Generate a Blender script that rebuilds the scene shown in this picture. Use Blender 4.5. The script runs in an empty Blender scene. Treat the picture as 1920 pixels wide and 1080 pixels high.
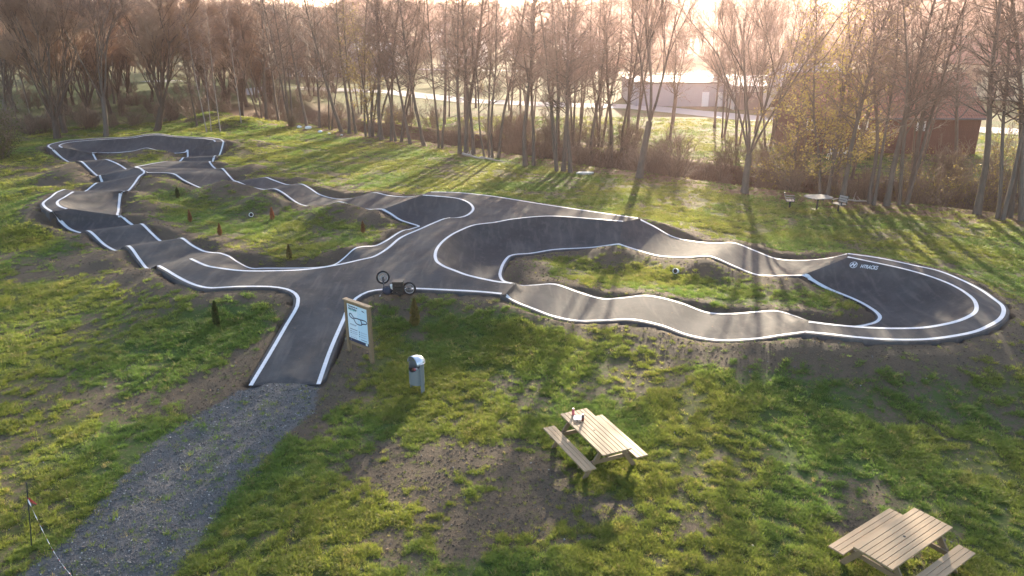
import bpy, bmesh, math, random
import numpy as np
from mathutils import Vector, Matrix, noise
from mathutils.bvhtree import BVHTree
from mathutils.geometry import delaunay_2d_cdt
random.seed(7); np.random.seed(7)
S = bpy.context.scene
COL = S.collection
R = math.radians

# ------------------------------------------------------------------ camera, sky, sun, exposure
CAM_H, FPX, HOR = 10.0, 1400.0, 50.0           # height of the drone, focal length and horizon row (photo pixels)
PITCH = math.atan((540 - HOR) / FPX)
cam_d = bpy.data.cameras.new('camera'); cam = bpy.data.objects.new('camera', cam_d); COL.objects.link(cam)
cam.location = (0, 0, CAM_H); cam.rotation_euler = (math.pi / 2 - PITCH, 0, 0)
cam_d.sensor_width = 36; cam_d.lens = FPX / 1920 * 36; cam_d.clip_start = .2; cam_d.clip_end = 9000
S.camera = cam
SUN_EL, SUN_AZ = R(14), R(14)                    # elevation; azimuth to the right of the view direction (+Y)
W = bpy.data.worlds.new('World'); S.world = W; W.use_nodes = True
nt = W.node_tree; nt.nodes.clear()
sky = nt.nodes.new('ShaderNodeTexSky'); sky.sky_type = 'NISHITA'; sky.sun_disc = False
sky.sun_elevation = SUN_EL; sky.sun_rotation = SUN_AZ; sky.air_density = 1.0; sky.dust_density = 1.2; sky.ozone_density = 1.0
bg = nt.nodes.new('ShaderNodeBackground'); bg.inputs['Strength'].default_value = .125
wo = nt.nodes.new('ShaderNodeOutputWorld')
nt.links.new(sky.outputs[0], bg.inputs[0]); nt.links.new(bg.outputs[0], wo.inputs[0])
sd = bpy.data.lights.new('sun', 'SUN'); sd.energy = 5; sd.angle = R(.6); sd.color = (1, .84, .62)
sun = bpy.data.objects.new('sun', sd); COL.objects.link(sun)
sdir = Vector((math.sin(SUN_AZ) * math.cos(SUN_EL), math.cos(SUN_AZ) * math.cos(SUN_EL), math.sin(SUN_EL)))
sun.rotation_euler = sdir.to_track_quat('Z', 'Y').to_euler()
vs = S.view_settings; vs.view_transform = 'Standard'; vs.look = 'None'; vs.gamma = 1; vs.use_curve_mapping = False
vs.exposure = 2.15
S.render.engine = 'CYCLES'
cy = S.cycles; cy.max_bounces = 6; cy.diffuse_bounces = 3; cy.glossy_bounces = 2; cy.transmission_bounces = 3
cy.volume_bounces = 0; cy.transparent_max_bounces = 6; cy.use_denoising = True; cy.caustics_reflective = False; cy.caustics_refractive = False
cy.use_adaptive_sampling = True; cy.adaptive_threshold = .012; cy.sample_clamp_indirect = 4

# ------------------------------------------------------------------ small helpers
cP, sP = math.cos(PITCH), math.sin(PITCH)
def ray(px, py):
    x = (px - 960) / FPX; y = (540 - py) / FPX
    return np.array([x, cP + y * sP, -sP + y * cP])
def at(px, py, z=0.0):
    d = ray(px, py); t = (z - CAM_H) / d[2]
    return np.array([0, 0, CAM_H]) + d * t
def at_y(px, py, Y):
    d = ray(px, py); t = Y / d[1]
    return np.array([0, 0, CAM_H]) + d * t

def tag(o, label=None, cat=None, group=None, kind=None):
    if label: o['label'] = label
    if cat: o['category'] = cat
    if group: o['group'] = group
    if kind: o['kind'] = kind
    return o
def link(name, me, mat=None, parent=None, smooth=False):
    o = bpy.data.objects.new(name, me); COL.objects.link(o)
    if mat is not None and not me.materials: me.materials.append(mat)
    if parent is not None: o.parent = parent
    if smooth: me.polygons.foreach_set('use_smooth', [True] * len(me.polygons))
    return o
def mesh(name, v, f):
    me = bpy.data.meshes.new(name); me.from_pydata([tuple(p) for p in v], [], [tuple(q) for q in f]); me.update(); return me
def npmesh(name, v, quads=None, tris=None):
    me = bpy.data.meshes.new(name); v = np.asarray(v, dtype=np.float32)
    nq = 0 if quads is None else len(quads); ntr = 0 if tris is None else len(tris)
    me.vertices.add(len(v)); me.vertices.foreach_set('co', v.ravel())
    loops = []; starts = []; k = 0
    if nq: loops.append(np.asarray(quads, dtype=np.int32).ravel()); starts.append(np.arange(nq) * 4)
    if ntr: loops.append(np.asarray(tris, dtype=np.int32).ravel()); starts.append(nq * 4 + np.arange(ntr) * 3)
    L = np.concatenate(loops); me.loops.add(len(L)); me.loops.foreach_set('vertex_index', L)
    st = np.concatenate(starts).astype(np.int32); me.polygons.add(len(st)); me.polygons.foreach_set('loop_start', st)
    me.update(calc_edges=True); me.validate(); return me
def empty(name, loc=(0, 0, 0), rz=0, **k):
    o = bpy.data.objects.new(name, None); COL.objects.link(o); o.location = loc; o.rotation_euler = (0, 0, rz)
    o.empty_display_size = .2
    return tag(o, **k)
class MB:
    """collects simple solids into one mesh"""
    def __init__(s): s.v = []; s.f = []
    def add(s, v, f):
        n = len(s.v); s.v += [tuple(p) for p in v]; s.f += [tuple(n + i for i in q) for q in f]; return s
    def box(s, c, d, rz=0, M=None, bev=0):
        x, y, z = d[0] / 2, d[1] / 2, d[2] / 2
        pts = [Vector((a, b, e)) for e in (-z, z) for a, b in ((-x, -y), (x, -y), (x, y), (-x, y))]
        m = Matrix.Translation(Vector(c)) @ (M.to_4x4() if M else Matrix.Rotation(rz, 4, 'Z'))
        return s.add([m @ p for p in pts], [(0, 3, 2, 1), (4, 5, 6, 7), (0, 1, 5, 4), (1, 2, 6, 5), (2, 3, 7, 6), (3, 0, 4, 7)])
    def beam(s, a, b, w, h, up=(0, 0, 1)):
        a = Vector(a); b = Vector(b); d = b - a; L = d.length; d.normalize()
        u = Vector(up); sx = d.cross(u)
        if sx.length < 1e-4: sx = d.cross(Vector((1, 0, 0)))
        sx.normalize(); u = sx.cross(d).normalized()
        M = Matrix((d, sx, u)).transposed()
        return s.box((a + b) / 2, (L, w, h), M=M)
    def tube(s, pts, r, n=8, cap=True):
        pts = [Vector(p) for p in pts]; rr = r if isinstance(r, (list, tuple)) else [r] * len(pts)
        base = len(s.v); prev = None
        for i, p in enumerate(pts):
            d = (pts[min(i + 1, len(pts) - 1)] - pts[max(i - 1, 0)]).normalized()
            if prev is None:
                u = d.orthogonal().normalized()
            else:
                u = (prev - d * prev.dot(d)); u = u.normalized() if u.length > 1e-5 else d.orthogonal().normalized()
            prev = u; w = d.cross(u)
            for k in range(n):
                a = 2 * math.pi * k / n; s.v.append(tuple(p + (u * math.cos(a) + w * math.sin(a)) * rr[i]))
        for i in range(len(pts) - 1):
            for k in range(n):
                a = base + i * n + k; b = base + i * n + (k + 1) % n
                s.f.append((a, b, b + n, a + n))
        if cap:
            s.f.append(tuple(base + k for k in range(n))[::-1]); s.f.append(tuple(base + (len(pts) - 1) * n + k for k in range(n)))
        return s
    def ring(s, c, ax, R_, r, n=32, m=8):
        ax = Vector(ax).normalized(); u = ax.orthogonal().normalized(); w = ax.cross(u); c = Vector(c); base = len(s.v)
        for i in range(n):
            a = 2 * math.pi * i / n; d = u * math.cos(a) + w * math.sin(a)
            for k in range(m):
                b = 2 * math.pi * k / m; s.v.append(tuple(c + d * (R_ + r * math.cos(b)) + ax * (r * math.sin(b))))
        for i in range(n):
            for k in range(m):
                s.f.append((base + i * m + k, base + ((i + 1) % n) * m + k, base + ((i + 1) % n) * m + (k + 1) % m, base + i * m + (k + 1) % m))
        return s
    def prism(s, poly, z0, z1):
        n = len(poly)
        return s.add([(x, y, z0) for x, y in poly] + [(x, y, z1) for x, y in poly],
                     [tuple(range(n))[::-1], tuple(range(n, 2 * n))] + [(i, (i + 1) % n, n + (i + 1) % n, n + i) for i in range(n)])
    def build(s, name, mat, parent=None, smooth=False, bevel=0):
        o = link(name, mesh(name, s.v, s.f), mat, parent, smooth)
        if bevel:
            bm = bmesh.new(); bm.from_mesh(o.data)
            bmesh.ops.bevel(bm, geom=bm.edges[:], offset=bevel, segments=1, affect='EDGES', clamp_overlap=True)
            bm.to_mesh(o.data); bm.free()
        return o

# ------------------------------------------------------------------ materials
def newmat(name):
    m = bpy.data.materials.new(name); m.use_nodes = True; t = m.node_tree
    return m, t, t.nodes['Principled BSDF']
def N(t, typ, **kw):
    n = t.nodes.new(typ)
    for k, v in kw.items():
        if k in n.inputs: n.inputs[k].default_value = v
        else: setattr(n, k, v)
    return n
def mixc(t, fac, a, b):
    n = t.nodes.new('ShaderNodeMix'); n.data_type = 'RGBA'
    for i, x in ((0, fac), (6, a), (7, b)):
        if hasattr(x, 'links'): t.links.new(x, n.inputs[i])
        else: n.inputs[i].default_value = x if i == 0 else (*x, 1)
    return n.outputs[2]
def noise_(t, scale, detail=4, rough=.6, co=None):
    n = t.nodes.new('ShaderNodeTexNoise'); n.inputs['Scale'].default_value = scale; n.inputs['Detail'].default_value = detail
    n.inputs['Roughness'].default_value = rough
    if co is not None: t.links.new(co, n.inputs['Vector'])
    return n.outputs['Fac']
def ramp(t, fac, lo, hi, a=0., b=1.):
    n = t.nodes.new('ShaderNodeMapRange'); t.links.new(fac, n.inputs[0])
    for i, v in ((1, lo), (2, hi), (3, a), (4, b)): n.inputs[i].default_value = v
    n.interpolation_type = 'SMOOTHSTEP'
    return n.outputs[0]
def geo_pos(t): return t.nodes.new('ShaderNodeNewGeometry').outputs['Position']
def obj_co(t): return t.nodes.new('ShaderNodeTexCoord').outputs['Object']
def bump(t, bsdf, h, strength=.5, dist=.02):
    b = t.nodes.new('ShaderNodeBump'); b.inputs['Strength'].default_value = strength; b.inputs['Distance'].default_value = dist
    t.links.new(h, b.inputs['Height']); t.links.new(b.outputs[0], bsdf.inputs['Normal'])
def simple(name, col, rough=.7, metal=0, var=.25, scale=8, spec=None, co='obj'):
    m, t, p = newmat(name)
    c = obj_co(t) if co == 'obj' else geo_pos(t)
    f = noise_(t, scale, 5, .65, c)
    a = tuple(x * (1 - var) for x in col); b = tuple(min(1, x * (1 + var)) for x in col)
    t.links.new(mixc(t, f, a, b), p.inputs['Base Color'])
    p.inputs['Roughness'].default_value = rough; p.inputs['Metallic'].default_value = metal
    if spec is not None: p.inputs['Specular IOR Level'].default_value = spec
    return m
def attr(t, name):
    n = t.nodes.new('ShaderNodeAttribute'); n.attribute_name = name; return n.outputs['Fac']
def math_(t, op, a, b=0.):
    n = t.nodes.new('ShaderNodeMath'); n.operation = op
    for i, x in ((0, a), (1, b)):
        if hasattr(x, 'links'): t.links.new(x, n.inputs[i])
        else: n.inputs[i].default_value = x
    return n.outputs[0]
# ------------------------------------------------------------------ the pump track: edge points traced in the photo, each with its height
P = 1.2
plaza_near = [(559,559,.85),(553,550,.9),(537,542,.95),(507,537.5,1),(440,537.5,1),(398,540,.92),(377,537.5,.88),(357,531,.85),(333,519,.85),(315,508,.87),(297,498,.85)]
leg_left = [(470,723,.02),(505,665,.22),(538,608,.5),(557,575,.75),(559,559,.85)]
leg_right = [(780,541,1.03),(720,542.5,1),(690,547,.95),(668,559,.85),(653,577,.72),(645,597,.57),(620,655,.27),(597,720.5,.02)]
lipL = [(360,484,.85),(390,497.5,.9),(415,502,.95),(440,505,1),(465,506.7,1),(507,506.7,1),(575,504,1),(630,496,1),(675,486,1),(700,480,1),(725,465,1),(750,444.5,1.05),(785,429,1.1),(810,418,1.1),(835,409,1.1),(860,407.5,1.15),(875,402,1.2),(884,392,1.2),(877,381,1.2),(858,373,1.2),(830,369,1.2),(790,366,1.2)]
far_plat = [(808,360,1.2),(855,361,1.2),(920,367.5,1.2),(1005,381,1.2),(1105,396,1.2),(1160,404,1.2),(1195,409,1.15)]
lipR = [(1168,416,1.15),(1105,410.5,1.2),(1030,406,1.2),(967,411,1.2),(930,417.5,1.2),(892,422.5,1.2),(867,432,1.2),(847,442.5,1.2),(830,457,1.2),(821,472,1.2),(822,488,1.2),(835,498,1.2),(855,506,1.2),(880,515,1.2),(930,526,1.2),(966,530.5,1.15)]
near_plat = [(940,550.5,1.15),(900,547,1.1),(855,544.5,1.07),(815,542.5,1.05),(780,541,1.03)]
# straight runs: rows of (outer, inner[, middle])
west = [((297,498,.85),(413,475,.55),(360,484,.85)),((275,503,.1),(382,471,.1)),((262,487,.35),(360,460,.4)),((241,461,.7),(339,446,.7)),
        ((226,470,.35),(320,455,.35)),((212,468,.1),(301,452,.1)),((195,458,.25),(284,437,.35)),((167,433,.65),(266,420,.65)),((155,437,.35),(257,423,.35)),((149,436,.1),(250,423,.1)),
        ((128,428,.2),(239,415,.3)),((110,411,.65),(228,406,.5)),((98,397,1.15),(221,404,.6),(128,391,1.12))]
w_plat_o = [(98,397,1.15),(88,391,1.2),(82.5,386,1.2),(81,381,1.2),(86,376,1.2),(95,370,1.2),(106,361,1.2),(121,355,1.15)]
w_plat_l = [(128,391,1.12),(119,388,1.18),(112.5,383.5,1.2),(111,379,1.2),(114.5,375,1.2),(122,371,1.2),(130,365.5,1.2),(139,360,1.12)]
w_inner = [(221,404,.6),(220,402,.45),(222,395,.2),(222.5,388,.15),(223.5,380,.22),(224.5,371,.38),(227,362,.58),(234,358,.7)]
nw = [((121,355,1.15),(234,358,.7),(139,360,1.12)),((150,360,.6),(238,358,.6)),((163,357,.3),(243,355,.5)),((171,350.5,.45),(252,344,.55)),((181,343,.65),(262,330,.75)),
      ((192,343,.15),(270,324,.9)),((189,335,.4),(264,316,.9)),((187,329,.65),(254,313,.85)),((183,330,.15),(243,320.5,.2)),((166,315,.35),(222,308,.4)),((152,302.5,.65),(200,299,.7)),
      ((132,305,.1),(182,301,.15)),((115,295,.45),(176,292,.3)),((97.5,279,1.15),(173,287.5,.5),(119,276.5,1.15))]
t_plat_o = [(97.5,279,1.15),(91,274.5,1.25),(95,270.5,1.25),(110,266.5,1.25),(125,263.5,1.25),(146,261.5,1.25),(185,259,1.25),(245,256.3,1.3),(270,252.2,1.5),(285,250.7,1.55),(300,250.8,1.55),(320,253.8,1.4),(350,256.3,1.3),(391,258,1.25),(405,259.6,1.25),(414,261.5,1.25),(419,266,1.2)]
t_plat_l = [(119,276.5,1.15),(113.7,273.5,1.25),(120,269.5,1.25),(130,267.3,1.25),(144,265.7,1.25),(160,264.2,1.25),(195,261.8,1.25),(247,259,1.3),(270,255,1.5),(285,253.6,1.55),(300,253.6,1.55),(320,256.4,1.4),(348,258.6,1.3),(380,260.4,1.25),(392,261.8,1.25),(399,263,1.25),(401,266,1.2)]
t_inner = [(173,287.5,.5),(175,286,.45),(181,286,.5),(190,286.5,.5),(202,286.5,.5),(212,286.5,.5),(228,285.5,.5),(250,283,.6),(268,278.5,.85),(276,277.5,.9),(288,280,.75),(302,284,.55),(322,287,.45),(338,287,.4),(346,286,.35),(350,284,.35),(352,282,.4)]
east = [((419,266,1.2),(352,282,.4),(401,266,1.2)),((415,281,.65),(352,288,.25)),((410.5,292.5,.15),(352,294,.1)),((406,292,.4),(347,295,.4)),((402,293,.6),(343,296,.6)),
        ((400,299,.35),(340,300,.4)),((398.7,303,.15),(336,303,.3)),((393,303.5,.6),(312,302.5,.85)),((399,312,.35),(262,311,.9)),((406,317.5,.1),(254,313,.85)),((411,316.5,.4),(264,316,.9)),((417,316,.7),(271,323,.9)),((422,321,.55),(325,325.5,.85)),
        ((430,330,.35),(344,337.5,.45)),((440,339,.1),(388,355,.1)),((470,336,.4),(416,347,.4)),((498,332.5,.7),(440,339.5,.7)),((512,337.5,.5),(462,348,.4)),((537,346,.12),(492,355,.15)),((552,345.5,.4),(505,354.5,.4)),((567,345.5,.65),(517,354.5,.62)),
        ((580,352.5,.5),(530,361,.5)),((600,365,.25),(562,382.5,.2)),((632,373,.05),(592,388,.05)),((662,371,.3),(615,384,.3)),((700,361,.7),(638,378.5,.68)),((725,366,.4),(661,386,.4)),((752,369,.15),(690,392.5,.15)),((775,368.5,.5),(707,392,.35)),((808,360,1.2),(717,392.5,.55),(790,366,1.2))]
b_lip = lipL[::-1]
b_inner = [(717,392.5,.55),(732,400.5,.38),(750,412,.22),(770,419,.12),(785,424,.1),(778,427,.15),(768,430,.25),(757,432,.38),(745,438,.38),(725,451,.28),(705,460.5,.18),(680,462.5,.45),(664,467,.45),(645,484,.18),(625,497,.05),(590,502,.05),(540,503,.05),(495,503,.1),(470,503,.15),(445,491,.35),(430,481,.5),(413,475,.55)]
r_inner = [(1160,458,.5),(1110,464,.25),(1040,468,.1),(995,475,.1),(968,477,.1),(956,480,.1),(950,485,.1),(945,492,.1),(941,500,.1),(938,510,.1),(937.5,516,.1),(940,523,.1),(944,527,.1),(952,530,.12),(966,534,.2),(980,536.5,.3)]
far_run = [((1195,409,1.15),(1160,458,.5),(1168,416,1.15)),((1225,424,.75),(1185,466,.35)),((1262,444,.3),(1232,479,.15)),((1300,452.5,.2),(1270,482,.15)),((1340,456,.45),(1300,481.5,.4)),((1376,455.5,.65),(1332,480.5,.65)),((1415,470,.38),(1377,499,.35)),
           ((1455,485,.12),(1415,514,.12)),((1500,488.5,.12),(1445,517,.12)),((1552,484,.6),(1477,516.5,.4)),((1590,475.5,1.2),(1503,516.5,.6),(1589,483,1.18))]
r_plat_o = [(1590,475.5,1.2),(1649,484,1.2),(1715.6,498,1.2),(1760,508,1.2),(1804,525.6,1.2),(1838,543,1.2),(1864,561,1.2),(1878,572,1.2),(1882,583,1.2),(1875.6,597,1.2),(1855.6,610,1.2),(1827,622,1.2),(1782,631,1.2),(1738,636,1.2),(1693,637,1.2),(1649,635.6,1.2),(1604,632,1.2),(1560,627,1.2),(1510,622,1.15)]
r_plat_l = [(1589,483,1.18),(1635,492.5,1.2),(1690,504.5,1.2),(1735,517,1.2),(1768,529,1.2),(1793,541,1.2),(1810,552,1.2),(1820,561,1.2),(1825,572,1.2),(1824,582,1.2),(1815.6,590,1.2),(1793,600,1.2),(1760,608,1.2),(1727,612.7,1.2),(1682,614,1.2),(1638,613,1.2),(1604,611,1.2),(1560,607,1.2),(1517,601.5,1.15)]
r_b_inner = [(1503,516.5,.6),(1518,522,.45),(1535,532,.28),(1552,541,.18),(1572,549,.12),(1590,556,.1),(1606,563,.1),(1620,570,.1),(1633,578,.1),(1644,586,.1),(1650,595,.1),(1644,603,.1),(1630,608,.1),(1612,611.5,.1),(1590,613,.1),(1568,613,.1),(1545,611,.1),(1520,604,.15),(1496,595,.3)]
near_run = [((1510,622,1.15),(1496,595,.3),(1517,601.5,1.15)),((1465,628,.75),(1458,583.5,.6)),((1415,635,.4),(1425,584.5,.4)),((1345,637.5,.1),(1372,588.5,.12)),((1290,628,.2),(1325,586,.2)),((1240,610,.45),(1275,568,.4)),((1185,599,.65),(1215,554.5,.65)),
            ((1130,600.5,.35),(1170,558.5,.4)),((1080,601,.12),(1130,560.5,.15)),((1035,592,.35),(1085,548,.4)),((998,578,.6),(1040,533,.62)),((970,567,.8),(1008,534.5,.5)),((940,550.5,1.15),(980,536.5,.3),(966,530.5,1.15))]

def spline(pts, n_per=None, step=.22):
    """centripetal-ish Catmull-Rom through 3D points, returned with the parameter of each sample"""
    p = np.asarray(pts, float); k = len(p)
    e = np.vstack([2 * p[0] - p[1], p, 2 * p[-1] - p[-2]])
    out = []; par = []
    for i in range(k - 1):
        a, b, c, d = e[i], e[i + 1], e[i + 2], e[i + 3]
        n = n_per[i] if n_per is not None else max(2, int(np.linalg.norm(c - b) / step))
        # limit tangents so that uneven spacing does not overshoot
        L = np.linalg.norm(c - b) + 1e-9
        m1 = (c - a) / (np.linalg.norm(c - b) + np.linalg.norm(b - a) + 1e-9) * L
        m2 = (d - b) / (np.linalg.norm(d - c) + np.linalg.norm(c - b) + 1e-9) * L
        for t in np.linspace(0, 1, n, endpoint=False):
            h = (2*t**3-3*t**2+1, t**3-2*t**2+t, -2*t**3+3*t**2, t**3-t**2)
            out.append(h[0]*b + h[1]*m1 + h[2]*c + h[3]*m2); par.append(i + t)
    out.append(p[-1]); par.append(k - 1.)
    return np.array(out), np.array(par)
def W3(L): return np.array([at(*q) for q in L])
def settle(P3, PX, keep=1, sig=1.2, lim=.3, it=2):
    """slides each traced point along its sight line onto a smooth plan curve, which settles its height"""
    P3 = P3.copy(); n = len(P3); z0 = P3[:, 2].copy()
    if n < 5: return P3
    for _ in range(it):
        d = np.r_[0, np.cumsum(np.linalg.norm(np.diff(P3[:, :2], axis=0), axis=1))]
        T = P3[:, :2].copy()
        for i in range(keep, n - keep):
            w = np.exp(-.5 * ((d - d[i]) / (sig * 1.6)) ** 2)
            # local linear fit
            A = np.stack([np.ones(n), d - d[i]], 1) * w[:, None] ** .5
            T[i] = np.linalg.lstsq(A, P3[:, :2] * w[:, None] ** .5, rcond=None)[0][0]
        for i in range(keep, n - keep):
            r = ray(PX[i][0], PX[i][1]); h = r[:2]; zmin, zmax = z0[i] - lim, z0[i] + lim
            zmin = max(zmin, .03)
            t = (T[i] @ h) / (h @ h); z = CAM_H + t * r[2]; z = min(max(z, zmin), zmax)
            P3[i] = at(PX[i][0], PX[i][1], z)
    return P3
PATCH = []      # (name, grid of points [u][v])
LINES = []      # painted lines: polylines in space with a side to be offset to
def run_patch(name, rows, m=7):
    o = settle(W3([r[0] for r in rows]), [r[0] for r in rows]); i = settle(W3([r[1] for r in rows]), [r[1] for r in rows])
    mid = []
    for k, r in enumerate(rows):
        mid.append(at(*r[2]) if len(r) > 2 else (o[k] + i[k]) / 2)
    mid = np.array(mid)
    L = np.maximum(np.linalg.norm(np.diff(o, axis=0), axis=1), np.linalg.norm(np.diff(i, axis=0), axis=1)); n = [max(3, int(x / .18)) for x in L]
    so, par = spline(o, n); si, _ = spline(i, n); sm, _ = spline(mid, n)
    G = []
    # where the middle row is forced (hips) the section is bent, elsewhere straight
    for k in range(len(so)):
        t = par[k]; dist_end = min(t, len(rows) - 1 - t)
        row = []
        for v in np.linspace(0, 1, 2 * m + 1):
            lin = so[k] * (1 - v) + si[k] * v
            if dist_end < 1 and ((t < 1 and len(rows[0]) > 2) or (t > len(rows) - 2 and len(rows[-1]) > 2)):
                q = so[k] * (1 - v * 2) + sm[k] * v * 2 if v < .5 else sm[k] * (2 - v * 2) + si[k] * (v * 2 - 1)
                w = (1 - dist_end); w = w * w * (3 - 2 * w)
                lin = lin * (1 - w) + q * w
            row.append(lin)
        G.append(row)
    G = np.array(G); PATCH.append((name, G)); LINES.append((G[:, 0], 1)); LINES.append((G[:, -1], -1))
    return G
def bowl_patch(name, lip, inner, e0=1.0, e1=2.3, m=12):
    l = W3(lip); i = settle(W3(inner), inner, sig=.7, lim=.15)
    L = np.maximum(np.linalg.norm(np.diff(l, axis=0), axis=1), np.linalg.norm(np.diff(i, axis=0), axis=1)); n = [max(2, int(x / .15)) for x in L]
    sl, par = spline(l, n); si, _ = spline(i, n); K = len(lip) - 1; G = []
    for k in range(len(sl)):
        t = par[k]; w = min(t, K - t) / 1.8; w = min(1, w); w = w * w * (3 - 2 * w); ex = e0 + (e1 - e0) * w
        row = []
        for v in np.linspace(0, 1, m + 1):
            vv = v
            p = sl[k] * (1 - vv) + si[k] * vv
            p = p.copy(); p[2] = si[k][2] + (sl[k][2] - si[k][2]) * (1 - vv) ** ex
            row.append(p)
        G.append(row)
    G = np.array(G); PATCH.append((name, G)); return G
def plat_patch(name, o, l, m=3):
    a = W3(o); b = W3(l); L = np.maximum(np.linalg.norm(np.diff(a, axis=0), axis=1), np.linalg.norm(np.diff(b, axis=0), axis=1)); n = [max(2, int(x / .15)) for x in L]
    sa, _ = spline(a, n); sb, _ = spline(b, n)
    G = np.array([[sa[k] * (1 - v) + sb[k] * v for v in np.linspace(0, 1, m + 1)] for k in range(len(sa))]); PATCH.append((name, G)); return G
gW = run_patch('west_run', west); gWP = plat_patch('west_platform', w_plat_o, w_plat_l); gWB = bowl_patch('west_bowl', w_plat_l, w_inner, e1=2.0)
gN = run_patch('northwest_run', nw); gTP = plat_patch('top_platform', t_plat_o, t_plat_l); gTB = bowl_patch('top_bowl', t_plat_l, t_inner)
gE = run_patch('east_run', east); gB = bowl_patch('plaza_bowl', b_lip, b_inner)
gRB = bowl_patch('right_small_bowl', lipR, r_inner); gF = run_patch('far_run', far_run)
gRP = plat_patch('right_platform', r_plat_o, r_plat_l); gR = bowl_patch('right_bowl', r_plat_l, r_b_inner); gNR = run_patch('near_run', near_run)
def toward(a, b, d=.09):
    """moves the polyline a towards b by d in plan"""
    o = b - a; o[:, 2] = 0; o /= np.linalg.norm(o, axis=1)[:, None] + 1e-9
    for _ in range(8): o[1:-1] = (o[:-2] + 2 * o[1:-1] + o[2:]) / 4
    return a + o * d
for g in (gWP, gTP, gRP): LINES.append((g[:, 0], 1)); LINES.append((toward(g[:, -1], g[:, 0]), 1))
for g in (gWB, gTB, gR, gRB, gB): LINES.append((g[:, -1], -1))
LINES.append((toward(gRB[:, 0], gRB[:, -1], -.09), -1)); LINES.append((toward(gB[:, 0], gB[:, -1], -.09), -1))
# ------------------------------------------------------------------ numpy value noise
def vnoise(x, y, scale=1., seed=0, octaves=3):
    out = 0; amp = 1; tot = 0
    for o in range(octaves):
        X = x * scale * 2 ** o + 17.3 * seed + 91 * o; Y = y * scale * 2 ** o - 7.7 * seed + 37 * o
        xi = np.floor(X).astype(np.int64); yi = np.floor(Y).astype(np.int64); fx = X - xi; fy = Y - yi
        fx = fx * fx * (3 - 2 * fx); fy = fy * fy * (3 - 2 * fy)
        def h(a, b):
            n = (a * 374761393 + b * 668265263 + seed * 1442695) & 0xffffffff
            n = ((n ^ (n >> 13)) * 1274126177) & 0xffffffff
            return ((n ^ (n >> 16)) & 0xffff) / 65535.
        v = (h(xi, yi) * (1 - fx) + h(xi + 1, yi) * fx) * (1 - fy) + (h(xi, yi + 1) * (1 - fx) + h(xi + 1, yi + 1) * fx) * fy
        out = out + v * amp; tot += amp; amp *= .5
    return out / tot
def sstep(a, b, x):
    t = np.clip((x - a) / (b - a), 0, 1); return t * t * (3 - 2 * t)
def seg_dist(px, py, poly):
    """distance to a polyline, and signed side (positive = left of its direction)"""
    best = np.full(px.shape, 1e9); side = np.zeros(px.shape)
    for (ax, ay), (bx, by) in zip(poly[:-1], poly[1:]):
        dx, dy = bx - ax, by - ay; L = dx * dx + dy * dy
        t = np.clip(((px - ax) * dx + (py - ay) * dy) / L, 0, 1)
        d = np.hypot(px - ax - t * dx, py - ay - t * dy); m = d < best
        best = np.where(m, d, best); side = np.where(m, np.sign(dx * (py - ay) - dy * (px - ax)), side)
    return best, side
def in_poly(px, py, poly):
    c = np.zeros(px.shape, bool); n = len(poly)
    for i in range(n):
        x1, y1 = poly[i][:2]; x2, y2 = poly[(i + 1) % n][:2]
        m = ((y1 > py) != (y2 > py)) & (px < (x2 - x1) * (py - y1) / (y2 - y1 + 1e-12) + x1); c ^= m
    return c

# ------------------------------------------------------------------ asphalt
m_asph, t, p = newmat('asphalt')
co = geo_pos(t)
f1 = noise_(t, .55, 5, .6, co); f2 = noise_(t, 55, 3, .7, co); f3 = noise_(t, 4.5, 4, .6, co)
c = mixc(t, ramp(t, f1, .35, .7), (.047, .048, .051), (.080, .079, .079))
c = mixc(t, ramp(t, f3, .5, .8, 0, .5), c, (.115, .108, .10))
c = mixc(t, ramp(t, f2, .55, .8, 0, .55), c, (.15, .145, .14))
c = mixc(t, ramp(t, f2, .45, .2, 0, .6), c, (.02, .02, .022))
t.links.new(c, p.inputs['Base Color']); p.inputs['Roughness'].default_value = .85; p.inputs['Specular IOR Level'].default_value = .12
wv2 = t.nodes.new('ShaderNodeTexNoise'); mp2 = t.nodes.new('ShaderNodeMapping'); mp2.inputs['Scale'].default_value = (2.2, .25, 1); mp2.inputs['Rotation'].default_value = (0, 0, .7); t.links.new(co, mp2.inputs[0]); t.links.new(mp2.outputs[0], wv2.inputs[0]); wv2.inputs['Scale'].default_value = 2.; wv2.inputs['Detail'].default_value = 6
c = mixc(t, ramp(t, wv2.outputs['Fac'], .5, .72, 0, .45), c, (.125, .115, .105)); t.links.new(c, p.inputs['Base Color'])
bump(t, p, f2, .35, .012)
m_line, t, p = newmat('line_paint'); co = geo_pos(t)
t.links.new(mixc(t, ramp(t, noise_(t, 9, 6, .75, co), .52, .80, 0, .75), mixc(t, noise_(t, 1.2, 3, .6, co), (.50, .50, .52), (.72, .73, .75)), (.20, .19, .18)), p.inputs['Base Color']); p.inputs['Roughness'].default_value = .6
track_root = None
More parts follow.
